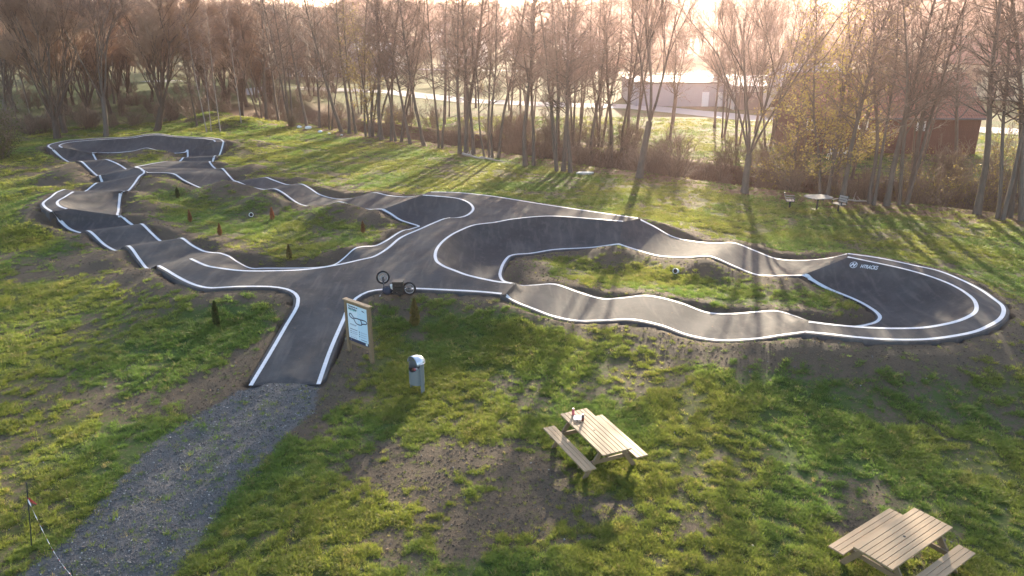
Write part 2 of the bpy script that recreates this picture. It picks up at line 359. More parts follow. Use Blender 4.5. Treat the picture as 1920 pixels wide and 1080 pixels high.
def grid_mesh(name, G, free_lo=False, free_hi=False):
    """surface patch with a rolled rim and a kerb face down into the ground on its free sides"""
    U, V, _ = G.shape; cols = [G[:, j] for j in range(V)]
    def rims(edge, inner):
        o = edge - inner; o[:, 2] = 0; o /= np.linalg.norm(o, axis=1)[:, None] + 1e-9
        # smooth the outward direction
        for _ in range(6): o[1:-1] = (o[:-2] + o[1:-1] * 2 + o[2:]) / 4
        o /= np.linalg.norm(o, axis=1)[:, None] + 1e-9
        a = edge + o * .15; b = edge + o * .17; c = edge + o * .22
        a[:, 2] -= .004; b[:, 2] -= .03; c[:, 2] -= .45
        return [a, b, c]
    def skirt(edge):
        e = edge.copy(); e[:, 2] -= .12; return [e]
    lo = rims(cols[0], cols[1]) if free_lo else skirt(cols[0])
    hi = rims(cols[-1], cols[-2]) if free_hi else skirt(cols[-1])
    cols = lo[::-1] + cols + hi
    A = np.stack(cols, 1); V = A.shape[1]; idx = np.arange(U * V).reshape(U, V)
    q = np.stack([idx[:-1, :-1], idx[1:, :-1], idx[1:, 1:], idx[:-1, 1:]], -1).reshape(-1, 4)
    return A.reshape(-1, 3), q
free = {'west_run': (1, 1), 'northwest_run': (1, 1), 'east_run': (1, 1), 'far_run': (1, 1), 'near_run': (1, 1), 'west_platform': (1, 0), 'top_platform': (1, 0),
        'right_platform': (1, 0), 'west_bowl': (0, 1), 'top_bowl': (0, 1), 'right_bowl': (0, 1), 'right_small_bowl': (0, 1), 'plaza_bowl': (0, 1)}
AV, AF = [], []; n0 = 0
for name, G in PATCH:
    v, q = grid_mesh(name, G, *free[name]); AV.append(v); AF += [tuple(int(i) + n0 for i in r) for r in q]; n0 += len(v)
# plaza and entry leg
def sp(L): return spline(W3(L), step=.3)[0]
segs = [(sp(leg_left), 1), (sp(plaza_near)[1:], 1), (gB[::-1, 0][::1], 0), (sp(far_plat), 1), (gRB[:, 0], 0), (sp(near_plat), 1), (sp(leg_right)[1:], 1)]
loop = np.vstack([a for a, _ in segs]); fl = np.concatenate([np.full(len(a), b) for a, b in segs])
keep = [0]
for i in range(1, len(loop)):
    if np.linalg.norm(loop[i, :2] - loop[keep[-1], :2]) > .02: keep.append(i)
loop = loop[keep]; fl = fl[keep]
gx, gy = np.meshgrid(np.arange(-14, 7, .35), np.arange(19, 42, .35)); gx = gx.ravel(); gy = gy.ravel()
ins = in_poly(gx, gy, loop); gx, gy = gx[ins], gy[ins]
dd = np.hypot(gx[:, None] - loop[:, 0], gy[:, None] - loop[:, 1]); ok = dd.min(1) > .2; gx, gy, dd = gx[ok], gy[ok], dd[ok]
w = 1 / (dd + .05) ** 3; gz = (w * loop[:, 2]).sum(1) / w.sum(1)
pts2 = [Vector((x, y)) for x, y in loop[:, :2]] + [Vector((x, y)) for x, y in zip(gx, gy)]
nb = len(loop); zz = np.r_[loop[:, 2], gz]
cv, ce, cf, ov, oe, of = delaunay_2d_cdt(pts2, [(i, (i + 1) % nb) for i in range(nb)], [list(range(nb))], 2, 1e-5)
pv = []
for k, q in enumerate(cv):
    z = zz[ov[k][0]] if ov[k] else 1.0
    pv.append((q.x, q.y, z))
AV.append(np.array(pv)); AF += [tuple(i + n0 for i in f) for f in cf]; n0 += len(pv)
# kerb round the plaza's free edges
area = .5 * np.sum(loop[:, 0] * np.roll(loop[:, 1], -1) - np.roll(loop[:, 0], -1) * loop[:, 1]); sgn = 1 if area > 0 else -1
tan = np.roll(loop, -1, 0) - np.roll(loop, 1, 0); nrm = np.stack([tan[:, 1], -tan[:, 0]], 1) * sgn; nrm /= np.linalg.norm(nrm, axis=1)[:, None] + 1e-9
kv, kf = [], []
for i in range(nb):
    a = loop[i]; o = np.array([*nrm[i], 0]); wd = .15 if fl[i] else .0
    if i in (0, nb - 1): o = np.array([0, 0, 0])
    kv += [a, a + o * wd + (0, 0, -.004), a + o * (wd + .02) + (0, 0, -.03), a + o * (wd + .07) + (0, 0, -.45)]
for i in range(nb):
    j = (i + 1) % nb
    for k in range(3): kf.append((i * 4 + k, j * 4 + k, j * 4 + k + 1, i * 4 + k + 1))
AV.append(np.array(kv)); AF += [tuple(i + n0 for i in f) for f in kf]; n0 += len(kv)
AV = np.vstack(AV)
tri = [f for f in AF if len(f) == 3]; quad = [f for f in AF if len(f) == 4]
me = npmesh('pump_track', AV, quad, tri if tri else None)
bm = bmesh.new(); bm.from_mesh(me); bmesh.ops.remove_doubles(bm, verts=bm.verts, dist=.002)
bm.normal_update()
for f in bm.faces:
    if f.normal.z < -.02: f.normal_flip()
bm.to_mesh(me); bm.free()
track = link('pump_track', me, m_asph, smooth=True); tag(track, 'dark asphalt pump track of two joined loops with white edge lines', kind='structure')
me.set_sharp_from_angle(angle=R(35))
TB = BVHTree.FromPolygons([tuple(v) for v in AV], [f for f in AF])
def on_track(x, y, zmax=3.):
    h = TB.ray_cast(Vector((x, y, zmax)), Vector((0, 0, -1)), 6)
    return h[0].z if h[0] is not None else None
# painted edge lines
def line_mesh(name, pl, wd=.125, off=0.):
    pl = np.asarray(pl, float); d = np.zeros((len(pl), 2)); d[1:-1] = pl[2:, :2] - pl[:-2, :2]; d[0] = pl[1, :2] - pl[0, :2]; d[-1] = pl[-1, :2] - pl[-2, :2]
    d /= np.linalg.norm(d, axis=1)[:, None] + 1e-9
    for _ in range(4): d[1:-1] = (d[:-2] + 2 * d[1:-1] + d[2:]) / 4
    d /= np.linalg.norm(d, axis=1)[:, None] + 1e-9
    nn = np.stack([-d[:, 1], d[:, 0]], 1); v = []
    for i, q in enumerate(pl):
        for s in (-.5, -.17, .17, .5):
            x, y = q[:2] + nn[i] * (s * wd + off); z = on_track(x, y, q[2] + .35)
            z = q[2] if z is None or abs(z - q[2]) > .12 else z
            v.append((x, y, z + .007))
    n = len(pl); idx = np.arange(n * 4).reshape(n, 4)
    q = np.stack([idx[:-1, :-1], idx[1:, :-1], idx[1:, 1:], idx[:-1, 1:]], -1).reshape(-1, 4)
    me = npmesh(name, v, q); o = link(name, me, m_line, track, smooth=True); o['kind'] = 'structure'
    bm = bmesh.new(); bm.from_mesh(me)
    bm.normal_update()
    for f in bm.faces:
        if f.normal.z < 0: f.normal_flip()
    bm.to_mesh(me); bm.free()
for L, s in LINES: line_mesh('edge_line', L)
nearline = np.vstack([sp(leg_left), sp(plaza_near)[1:]])
line_mesh('edge_line', nearline); line_mesh('edge_line', sp(far_plat)); line_mesh('edge_line', np.vstack([sp(near_plat), sp(leg_right)[1:]]))

# ------------------------------------------------------------------ ground: one sheet out to the hills
TREELINE = [(-70, 160), (-47, 130), (-31, 92), (-28, 86), (-10.5, 71.2), (4.8, 57.2), (15, 48.6), (27, 41.4), (45, 31), (90, 6), (140, -20)]
BARN = (21.5, 66.0)
def far_height(x, y):
    r = np.hypot(x, y); az = np.degrees(np.arctan2(x, y))
    h = 1.5 * (vnoise(x, y, .01, 3, 2) - .5) * sstep(110, 300, r)
    # left distant plain with low hills
    h = h + sstep(900, 2600, r) * (30 + 44 * vnoise(az * 8, r * 0, .02, 5, 3))
    # hill on the right
    hill = 26 + 28 * vnoise(az * 10, r * .02, .03, 8, 3)
    k = sstep(-4, 26, az)
    h = h + k * hill * sstep(200, 800, r)
    # low rise with the town in the middle
    h = h + 7 * sstep(220, 420, r) * (1 - k) * (1 - sstep(700, 1000, r) * .3)
    return h
def ground0(x, y):
    h = .05 * (vnoise(x, y, .35, 1, 3) - .5) * 2 + .22 * (vnoise(x, y, .08, 2, 2) - .5)
    d, s = seg_dist(x, y, TREELINE); sd_ = d * s     # positive: beyond the tree line
    h = h + .12 * sstep(-6, -1, sd_) * 0
    creek = sstep(.3, 2.6, sd_) * (1 - sstep(5.5, 8.5, sd_)); h = h - 1.7 * creek
    h = h - .3 * sstep(6, 10, sd_)
    # grassy mound by the end of the tree row, bank to the left
    for (mx, my, r, a) in ((-28.5, 79.5, 3.2, 1.1), (-33, 84, 3.5, 1.0), (-40, 52, 6, .8), (-47, 60, 9, 1.0), (-31, 40, 5, .35)):
        h = h + a * np.exp(-((x - mx) ** 2 + (y - my) ** 2) / (r * r) * 1.4)
    h = h + .35 * sstep(-14, -2, x) * sstep(1, 8, x) * sstep(24, 20, y) * 0
    return h + far_height(x, y)
def axis(lo, hi, step, far, g=1.09):
    a = list(np.arange(lo, hi + 1e-6, step)); s = step; x = hi
    while x < far: s *= g; x += s; a.append(x)
    s = step; x = lo; b = []
    while x > -far: s *= g; x -= s; b.append(x)
    return np.array(b[::-1] + a)
ax_x = axis(-42, 31, .2, 5200); ax_y = axis(9, 92, .2, 5200); ax_y = ax_y[ax_y > -60]
GX, GY = np.meshgrid(ax_x, ax_y); GZ0 = ground0(GX, GY); GZ = GZ0.copy()
# track heights pressed into the sheet
fx = (GX > -42) & (GX < 31) & (GY > 9) & (GY < 78); I = np.argwhere(fx)
edge = []
for name, G in PATCH:
    lo, hi = free[name]
    if lo: edge.append(G[::2, 0])
    if hi: edge.append(G[::2, -1])
edge.append(loop[fl == 1]); edge = np.vstack(edge)
X = GX[fx]; Y = GY[fx]; B = GZ0[fx]; top = np.full(X.shape, -9.); lid = np.full(X.shape, 9.); near = np.full(X.shape, 99.)
slope = .62 + .25 * (vnoise(X, Y, .5, 11, 2) - .5)
for k in range(0, len(edge), 60):
    e = edge[k:k + 60]; d = np.hypot(X[:, None] - e[:, 0], Y[:, None] - e[:, 1])
    near = np.minimum(near, d.min(1))
    dd_ = np.maximum(d - .2, 0)
    rise = e[:, 2][None, :] - .07 - B[:, None]; wr = 1.15 + 1.5 * slope[:, None]
    top = np.maximum(top, (B[:, None] + rise / (1 + (dd_ / wr) ** 2)).max(1)); lid = np.minimum(lid, (e[:, 2] - .07 + .5 * dd_).min(1))
mounds = [(435,350,.85,2.5),(512,370,.75,2.2),(640,394,.7,1.9),(717,404,.6,1.5),(290,345,.9,2.4),(262,385,.65,1.9),(300,441,.6,1.3),(372,458,.6,1.4),(432,484,.5,1.1),(655,474,.5,1.1),(755,436,.4,1.2),
 (1155,470,.6,1.9),(1330,497,.65,1.5),(1503,532,.5,1.4),(1040,548,.55,1.0),(1212,570,.55,1.1),(1452,595,.5,1.1),(985,505,.35,1.8),(125,330,.8,2.6),(60,365,.6,3),(120,440,.5,1.6),(215,487,.5,1.6),(285,520,.5,1.8),(470,318,.6,1.8),(560,340,.45,1.4),(455,270,.8,3)]
for (px, py, h_, r__) in mounds:
    q = at(px, py, h_ * .7); top = np.maximum(top, B + (h_ * 1.12 + .12 * vnoise(X, Y, .9, 7, 2)) * np.exp(-(((X - q[0]) ** 2 + (Y - q[1]) ** 2) / (r__ * r__)) ** .9))
m = np.minimum(np.maximum(B, top), lid + .10 * sstep(.5, 1.4, near))
m = m + .09 * (vnoise(X, Y, 1.6, 4, 3) - .5) * np.clip(near - .25, 0, 1)
Z = m.copy(); under = np.zeros(X.shape, bool)
for i in range(len(X)):
    if near[i] < 3.2:
        zt = on_track(X[i], Y[i])
        if zt is not None:
            under[i] = True; Z[i] = zt - .10
# ease the cells just outside the asphalt so that the sheet never rises through its rim
GZ[fx] = Z; U_ = np.zeros(GX.shape, bool); U_[fx] = under
NEAR = np.full(GX.shape, 99.); NEAR[fx] = near; NEAR[U_] = 0
m_ground, t, p = newmat('ground')
co = geo_pos(t)
n1 = noise_(t, .9, 5, .65, co); n2 = noise_(t, 6, 6, .7, co); n3 = noise_(t, 38, 4, .7, co); n4 = noise_(t, .16, 3, .5, co); n5 = noise_(t, 16, 5, .75, co)
soil = mixc(t, n3, (.045, .036, .025), (.165, .128, .090)); soil = mixc(t, ramp(t, n5, .6, .75, 0, .7), soil, (.24, .19, .14))
grass = mixc(t, n5, (.030, .048, .012), (.125, .135, .035)); grass = mixc(t, ramp(t, n4, .4, .62), grass, mixc(t, n5, (.035, .055, .014), (.075, .13, .03)))
cov = attr(t, 'cover'); gm = ramp(t, math_(t, 'ADD', cov, math_(t, 'MULTIPLY', math_(t, 'SUBTRACT', n2, .5), .9)), .38, .58)
c = mixc(t, gm, soil, grass)
lit = mixc(t, n3, (.060, .035, .022), (.20, .125, .075)); c = mixc(t, ramp(t, math_(t, 'ADD', attr(t, 'litter'), math_(t, 'MULTIPLY', math_(t, 'SUBTRACT', n2, .5), .8)), .4, .65), c, lit)
grav = mixc(t, n3, (.060, .058, .058), (.20, .195, .19)); c = mixc(t, ramp(t, math_(t, 'ADD', attr(t, 'gravel'), math_(t, 'MULTIPLY', math_(t, 'SUBTRACT', n2, .5), .7)), .4, .6), c, grav)
# far fields and woods
vor = t.nodes.new('ShaderNodeTexVoronoi'); vor.feature = 'F1'; vor.inputs['Scale'].default_value = .009; t.links.new(co, vor.inputs['Vector'])
sepc = t.nodes.new('ShaderNodeSeparateColor'); t.links.new(vor.outputs['Color'], sepc.inputs[0])
fn = noise_(t, .05, 4, .6, co)
field = mixc(t, sepc.outputs[0], (.055, .10, .025), (.17, .15, .07)); field = mixc(t, ramp(t, fn, .3, .7, 0, .4), field, (.09, .12, .04))
wood = mixc(t, noise_(t, .12, 6, .75, co), (.030, .026, .020), (.10, .075, .050))
field = mixc(t, ramp(t, math_(t, 'ADD', attr(t, 'woodland'), math_(t, 'MULTIPLY', math_(t, 'SUBTRACT', fn, .5), .6)), .45, .55), field, wood)
c = mixc(t, attr(t, 'far'), c, field)
t.links.new(c, p.inputs['Base Color']); p.inputs['Roughness'].default_value = .9; p.inputs['Specular IOR Level'].default_value = .15
bump(t, p, math_(t, 'ADD', n5, math_(t, 'MULTIPLY', n3, .6)), .9, .06)

def blob(cx_, cy_, rx, ry=None):
    ry = ry or rx; return np.exp(-(((GX - cx_) / rx) ** 2 + ((GY - cy_) / ry) ** 2))
d_tl, s_tl = seg_dist(GX, GY, TREELINE); SD = d_tl * s_tl
RR = np.hypot(GX, GY)
litter = sstep(-4.2, -1.2, SD + 2.0 * (vnoise(GX, GY, .3, 21, 2) - .5)) * (1 - sstep(8, 14, SD)) * (GX > -40)
gl = [at(x, y)[:2] for x, y in ((470,723),(380,775),(290,830),(235,890),(175,960),(110,1020),(40,1075),(-60,1130))]
gr = [at(x, y)[:2] for x, y in ((600,722),(590,770),(545,810),(500,870),(430,935),(375,1005),(330,1080),(300,1150))]
gpoly = gl + gr[::-1]
dg, _ = seg_dist(GX, GY, gl + []); dg2, _ = seg_dist(GX, GY, gr)
inn = in_poly(GX, GY, gpoly); dmin = np.minimum(dg, dg2); gravel = np.clip(.5 + np.where(inn, 1, -1) * dmin * 1.1, 0, 1)
cover = .55 + .5 * (vnoise(GX, GY, .45, 31, 3) - .5)
cover -= .42 * np.exp(-(NEAR / 1.3) ** 2) * (.3 + 1.3 * vnoise(GX, GY, .35, 33, 2))        # bare shoulders beside the asphalt
for (px, py, rx, ry, a) in ((860,860,2.0,1.4,.42),(965,960,1.7,1.0,.42),(730,870,1.7,.9,.3),(850,1010,1.9,.9,.3),(1180,960,1.6,.8,.15),(1350,900,2.2,1.2,.12),(1035,900,.8,.7,.5),(1640,930,1.2,.8,.35),(1640,1000,1.3,.5,.35),(560,800,.9,1.0,.3),
                            (330,760,1.6,1.2,.25),(150,330,4,2.5,.25),(200,420,2.5,2.2,.3),(180,500,3,1.6,.35),(300,540,2.5,1.2,.35),(1500,700,3.2,1.2,.32),(1300,690,2.5,.9,.2),(620,330,5,1.2,.2),(430,365,1.5,1.5,.25),(780,620,.8,.6,.4),(790,650,.7,.4,.3)):
    q = at(px, py); cover -= a * blob(q[0], q[1], rx, ry)
for (px, py, h_, r__) in mounds:
    q = at(px, py, h_ * .7); cover -= .26 * blob(q[0], q[1], r__ * .8)
for (px, py, rx, ry, a) in ((420,640,2.2,1.6,.35),(800,690,1.6,1.3,.3),(900,640,2.0,1.2,.2),(120,380,4,3,.2),(60,450,3,2.5,.2),(700,640,.9,.9,.2),(1130,900,1.0,.6,.5),(1500,900,3,1.6,.15)):
    q = at(px, py); cover += a * blob(q[0], q[1], rx, ry)
far = sstep(95, 130, RR); 
az = np.degrees(np.arctan2(GX, GY))
wood_ = sstep(.52, .62, vnoise(GX, GY, .006, 51, 3)) * sstep(180, 300, RR); wood_ = np.maximum(wood_, sstep(700, 1000, RR))
cover = np.clip(cover, 0, 1)
idx = np.arange(GX.size).reshape(GX.shape)
q = np.stack([idx[:-1, :-1], idx[:-1, 1:], idx[1:, 1:], idx[1:, :-1]], -1).reshape(-1, 4)
me = npmesh('ground', np.stack([GX.ravel(), GY.ravel(), GZ.ravel()], 1), q)
for nm, arr in (('cover', cover), ('litter', litter), ('gravel', gravel), ('far', far), ('woodland', wood_)):
    a = me.attributes.new(nm, 'FLOAT', 'POINT'); a.data.foreach_set('value', arr.ravel().astype(np.float32))
ground = link('ground', me, m_ground, smooth=True); tag(ground, 'grassy meadow ground with bare soil shoulders beside the track', kind='structure')
from bisect import bisect_right
def interp(A, x, y):
    x = np.atleast_1d(x).astype(float); y = np.atleast_1d(y).astype(float)
    i = np.clip(np.searchsorted(ax_x, x) - 1, 0, len(ax_x) - 2); j = np.clip(np.searchsorted(ax_y, y) - 1, 0, len(ax_y) - 2)
    u = (x - ax_x[i]) / (ax_x[i + 1] - ax_x[i]); v = (y - ax_y[j]) / (ax_y[j + 1] - ax_y[j])
    return (A[j, i] * (1 - u) + A[j, i + 1] * u) * (1 - v) + (A[j + 1, i] * (1 - u) + A[j + 1, i + 1] * u) * v
def gz(x, y): return float(interp(GZ, x, y)[0])
def at_g(px, py, it=6):
    """the point of the ground seen at a photo pixel"""
    z = 0.
    for _ in range(it):
        q = at(px, py, z); z = gz(q[0], q[1])
    return Vector((q[0], q[1], z))
# ------------------------------------------------------------------ bare winter trees
def bark_mat(name, a, b, sc=6, rough=.9):
    m, t, p = newmat(name); co = obj_co(t)
    mp = t.nodes.new('ShaderNodeMapping'); mp.inputs['Scale'].default_value = (1, 1, .35); t.links.new(co, mp.inputs[0])
    f = noise_(t, sc, 5, .7, mp.outputs[0]); oi = t.nodes.new('ShaderNodeObjectInfo')
    c = mixc(t, f, a, b); c = mixc(t, math_(t, 'MULTIPLY', oi.outputs['Random'], .35), c, tuple(x * .6 for x in b))
    t.links.new(c, p.inputs['Base Color']); p.inputs['Roughness'].default_value = rough; p.inputs['Specular IOR Level'].default_value = .2
    bump(t, p, f, .6, .03); return m
m_alder = bark_mat('alder_bark', (.055, .045, .036), (.19, .165, .135)); m_willow = bark_mat('willow_bark', (.045, .036, .028), (.13, .105, .080))
m_birch = bark_mat('birch_bark', (.12, .10, .09), (.46, .42, .37), 3)
def twig_mat(name, a, b):
    m, t, p = newmat(name); oi = t.nodes.new('ShaderNodeObjectInfo'); f = noise_(t, .8, 3, .6, obj_co(t))
    c = mixc(t, f, a, b); c = mixc(t, math_(t, 'MULTIPLY', oi.outputs['Random'], .5), c, tuple(x * .55 for x in a))
    t.links.new(c, p.inputs['Base Color']); p.inputs['Roughness'].default_value = .65; p.inputs['Specular IOR Level'].default_value = .35
    return m
m_twig = twig_mat('alder_twig', (.15, .105, .080), (.26, .185, .14)); m_wtwig = twig_mat('willow_twig', (.30, .19, .125), (.42, .28, .18))
m_shrub = twig_mat('shrub_twig', (.17, .12, .085), (.30, .22, .15)); m_btwig = twig_mat('birch_twig', (.17, .10, .075), (.26, .17, .13))
def leaf_mat(name, a, b, tr=.5):
    m, t, p = newmat(name); f = noise_(t, 1.3, 3, .6, obj_co(t)); oi = t.nodes.new('ShaderNodeObjectInfo')
    c = mixc(t, ramp(t, f, .3, .7), a, b); t.links.new(c, p.inputs['Base Color']); p.inputs['Roughness'].default_value = .6; p.inputs['Specular IOR Level'].default_value = .25
    tl = t.nodes.new('ShaderNodeBsdfTranslucent'); t.links.new(c, tl.inputs[0]); mx = t.nodes.new('ShaderNodeMixShader'); mx.inputs[0].default_value = tr
    out = t.nodes['Material Output']; t.links.new(p.outputs[0], mx.inputs[1]); t.links.new(tl.outputs[0], mx.inputs[2]); t.links.new(mx.outputs[0], out.inputs[0])
    return m
m_leaf = leaf_mat('alder_leaf', (.22, .19, .055), (.36, .28, .09)); m_catkin = m_twig
rnd = random.Random(3)
class Tree:
    def __init__(s, seed): s.r = random.Random(seed); s.tv = []; s.tq = []; s.cv = []; s.cq = []; s.ct = []; s.lv = []; s.lq = []
    def path(s, p, d, L, n, wob, up):
        p = Vector(p); d = Vector(d).normalized(); out = [p.copy()]
        for i in range(n):
            d = d + Vector((s.r.gauss(0, wob), s.r.gauss(0, wob), s.r.gauss(0, wob) + up)); d.normalize()
            p = p + d * (L / n); out.append(p.copy())
        return out
    def tube(s, pts, r0, r1, ns, V, Q, flare=0):
        base = len(V); n = len(pts)
        d0 = (pts[1] - pts[0]).normalized(); u = d0.orthogonal().normalized()
        for i, q in enumerate(pts):
            d = (pts[min(i + 1, n - 1)] - pts[max(i - 1, 0)]).normalized(); u = (u - d * u.dot(d)).normalized(); w = d.cross(u)
            f = i / (n - 1); r = r0 * (1 - f) + r1 * f
            if flare and i == 0: r *= 1 + flare
            for k in range(ns):
                a = 6.2832 * k / ns; V.append(tuple(q + (u * math.cos(a) + w * math.sin(a)) * r))
        for i in range(n - 1):
            for k in range(ns):
                a = base + i * ns + k; b = base + i * ns + (k + 1) % ns; Q.append((a, b, b + ns, a + ns))
    def sliver(s, p, d, L, w):
        b = len(s.cv); o = d.cross(Vector((s.r.gauss(0, 1), s.r.gauss(0, 1), s.r.gauss(0, 1)))).normalized() * w
        s.cv += [tuple(p - o), tuple(p + o), tuple(p + d * L)]; s.ct.append((b, b + 1, b + 2))
    def rdir(s, d, ang):
        """a direction at the angle ang from d"""
        o = d.cross(Vector((s.r.gauss(0, 1), s.r.gauss(0, 1), s.r.gauss(0, 1)))).normalized()
        return (d * math.cos(ang) + o * math.sin(ang)).normalized()
    def spray(s, p, d, L, nt, tl, w, fine=2, up=.05):
        """a small branch with twigs on it"""
        pts = s.path(p, d, L, 3, .10, up); s.tube(pts, w * 1.7, w * .8, 3, s.cv, s.cq)
        for k in range(nt):
            f = s.r.uniform(.15, 1) * 2.999; i = int(f); q = pts[i].lerp(pts[i + 1], f - i); dd = (pts[i + 1] - pts[i]).normalized()
            td = s.rdir(dd, s.r.uniform(.4, .95)); td.z += up * 2; td.normalize(); l = tl * s.r.uniform(.6, 1.3)
            s.sliver(q, td, l, w * .75)
            for j in range(fine):
                e = q + td * l * s.r.uniform(.3, .85); s.sliver(e, s.rdir(td, s.r.uniform(.35, .8)), l * .55, w * .55)
    def leaves(s, p, n, R_, sz):
        for k in range(n):
            c = p + Vector((s.r.gauss(0, R_), s.r.gauss(0, R_), s.r.gauss(0, R_))); a = Vector((s.r.gauss(0, 1), s.r.gauss(0, 1), s.r.gauss(0, 1))).normalized()
            b = a.orthogonal().normalized() * sz * s.r.uniform(.6, 1.1); a = a * sz * s.r.uniform(.6, 1.1); n0 = len(s.lv)
            s.lv += [tuple(c - a), tuple(c - b), tuple(c + a), tuple(c + b)]; s.lq.append((n0, n0 + 1, n0 + 2, n0 + 3))
    def meshes(s, nm, mb, mt, ml=None):
        t = npmesh(nm + '_trunk', s.tv, s.tq); t.materials.append(mb); t.polygons.foreach_set('use_smooth', [True] * len(t.polygons))
        v = s.cv + s.lv; o = len(s.cv); c = npmesh(nm + '_crown', v, s.cq + [tuple(i + o for i in q) for q in s.lq], s.ct); c.materials.append(mt)
        if ml and s.lq:
            c.materials.append(ml); mi = np.zeros(len(c.polygons), dtype=np.int32); mi[len(s.cq):len(s.cq) + len(s.lq)] = 1; c.polygons.foreach_set('material_index', mi)
        return t, c
def alder(seed, H=15, stems=1, leafy=0, nl=42, w=.011, start=.22, spread=.05, lat=2.4):
    T = Tree(seed)
    for s_ in range(stems):
        a = T.r.uniform(0, 6.28); ln = T.r.uniform(.3, 1) * (spread + .13 * (stems > 1)); h = H * T.r.uniform(.85, 1.05); r = .145 * h / 15 * T.r.uniform(.85, 1.2) * (1 if stems == 1 else .8)
        b = Vector((math.cos(a), math.sin(a), 0)) * (.25 * (stems > 1))
        pts = T.path(b + Vector((0, 0, -.3)), (math.cos(a) * ln, math.sin(a) * ln, 1), h, 12, .042, .012); T.tube(pts, r, .022, 7, T.tv, T.tq, .35)
        for k in range(int(nl / stems ** .5)):
            f = start + (1 - start) * (k + T.r.random()) / int(nl / stems ** .5); g = min(f, .995) * 12; i = int(g); q = pts[i].lerp(pts[i + 1], g - i); dd = (pts[i + 1] - pts[i]).normalized()
            L = (lat * (1 - f) ** .7 + .7) * T.r.uniform(.55, 1.25)
            d = T.rdir(dd, T.r.uniform(.8, 1.35)); big = T.r.random() < .12 and f < .7
            if big: d = T.rdir(dd, .35); L *= 1.9
            pp = T.path(q, d, L, 5, .09, .05 if not big else .12); T.tube(pp, r * (1 - f) * .36 + .012, .007, 4, T.tv, T.tq)
            nb = max(3, int(L * 3.2))
            for j in range(nb):
                ff = (.2 + .8 * (j + T.r.random()) / nb) * 4.99; ii = int(ff); qq = pp[ii].lerp(pp[ii + 1], ff - ii); d2 = (pp[ii + 1] - pp[ii]).normalized()
                T.spray(qq, T.rdir(d2, T.r.uniform(.5, 1.0)), T.r.uniform(.4, .95), 5, .34, w)
                if leafy and T.r.random() < leafy * (1.2 - f): T.leaves(qq + d2 * .3, 9, .26, .075)
    return T
def willow(seed, H=13, limbs=6, w=.011, spread=.42, dens=1., low=.12, rad=.36):
    T = Tree(seed); r = rad * H / 13; fork = H * T.r.uniform(low, low + .08)
    pts = T.path((0, 0, -.3), (T.r.gauss(0, .06), T.r.gauss(0, .06), 1), fork + .3, 4, .03, 0); T.tube(pts, r, r * .8, 9, T.tv, T.tq, .3)
    def rec(p, d, L, r, lev):
        n = 5; pp = T.path(p, d, L, n, .07, .07 - .02 * lev); T.tube(pp, r, r * .42, max(3, 7 - lev * 1), T.tv, T.tq)
        if lev < 3:
            k = 3 if lev < 2 else 3
            for j in range(k + (lev == 0)):
                f = T.r.uniform(.35, .98) * (n - .01); i = int(f); q = pp[i].lerp(pp[i + 1], f - i); dd = (pp[i + 1] - pp[i]).normalized()
                rec(q, T.rdir(dd, T.r.uniform(.25, .6)), L * T.r.uniform(.48, .72), r * .5, lev + 1)
        nb = int((3, 6, 11, 12)[lev] * dens)
        for j in range(nb):
            f = T.r.uniform(.3, .999) * (n - .001); i = int(f); q = pp[i].lerp(pp[i + 1], f - i); dd = (pp[i + 1] - pp[i]).normalized()
            T.spray(q, T.rdir(dd, T.r.uniform(.3, .7)), T.r.uniform(.6, 1.5) * H / 13, 6, .5, w, 2, .10)
    a0 = T.r.uniform(0, 6.28)
    for k in range(limbs):
        a = a0 + k * 6.283 / limbs + T.r.gauss(0, .2); sp_ = spread * T.r.uniform(.35, 1.15)
        rec(pts[-1] - Vector((0, 0, T.r.uniform(0, .4))), Vector((math.cos(a) * sp_, math.sin(a) * sp_, 1)), (H - fork) * T.r.uniform(.58, .8), r * T.r.uniform(.28, .42), 0)
    return T
def birch(seed, H=11):
    T = Tree(seed); pts = T.path((0, 0, -.2), (T.r.gauss(0, .02), T.r.gauss(0, .02), 1), H, 10, .02, .01); T.tube(pts, .055, .010, 6, T.tv, T.tq, .2)
    for k in range(34):
        f = .25 + .75 * (k + T.r.random()) / 34; g = min(f, .995) * 10; i = int(g); q = pts[i].lerp(pts[i + 1], g - i); dd = (pts[i + 1] - pts[i]).normalized(); L = (1.6 * (1 - f) + .5) * T.r.uniform(.6, 1.2)
        pp = T.path(q, T.rdir(dd, T.r.uniform(.5, .8)), L, 3, .08, .03)
        T.tube(pp, .014, .006, 3, T.cv, T.cq)
        for j in range(5): T.spray(pp[T.r.randint(1, 3)], T.rdir((pp[3] - pp[2]).normalized(), .6), .6, 6, .35, .009, 2, -.02)
    return T
def shrub(seed, H=2.6, n=20, sp=.9, leafy=0):
    T = Tree(seed)
    for k in range(n):
        a = T.r.uniform(0, 6.28); ln = abs(T.r.gauss(0, .5)) * sp; b = Vector((math.cos(a), math.sin(a), 0)) * T.r.uniform(0, .5)
        pp = T.path(b - Vector((0, 0, .2)), (math.cos(a) * ln, math.sin(a) * ln, 1), H * T.r.uniform(.5, 1.1), 5, .12, 0.02); T.tube(pp, .022, .007, 4, T.tv, T.tq)
        for j in range(9):
            f = T.r.uniform(.15, .999) * 4.999; i = int(f); q = pp[i].lerp(pp[i + 1], f - i)
            T.spray(q, T.rdir((pp[i + 1] - pp[i]).normalized(), T.r.uniform(.3, .9)), T.r.uniform(.35, .8), 6, .33, .009, 2)
            if leafy and T.r.random() < leafy: T.leaves(q, 8, .3, .05)
    return T
PR = {}
for i in range(5): PR['alder%d' % i] = alder(20 + i, 15.5, 1, nl=58, w=.0115, start=.32).meshes('alder', m_alder, m_twig)
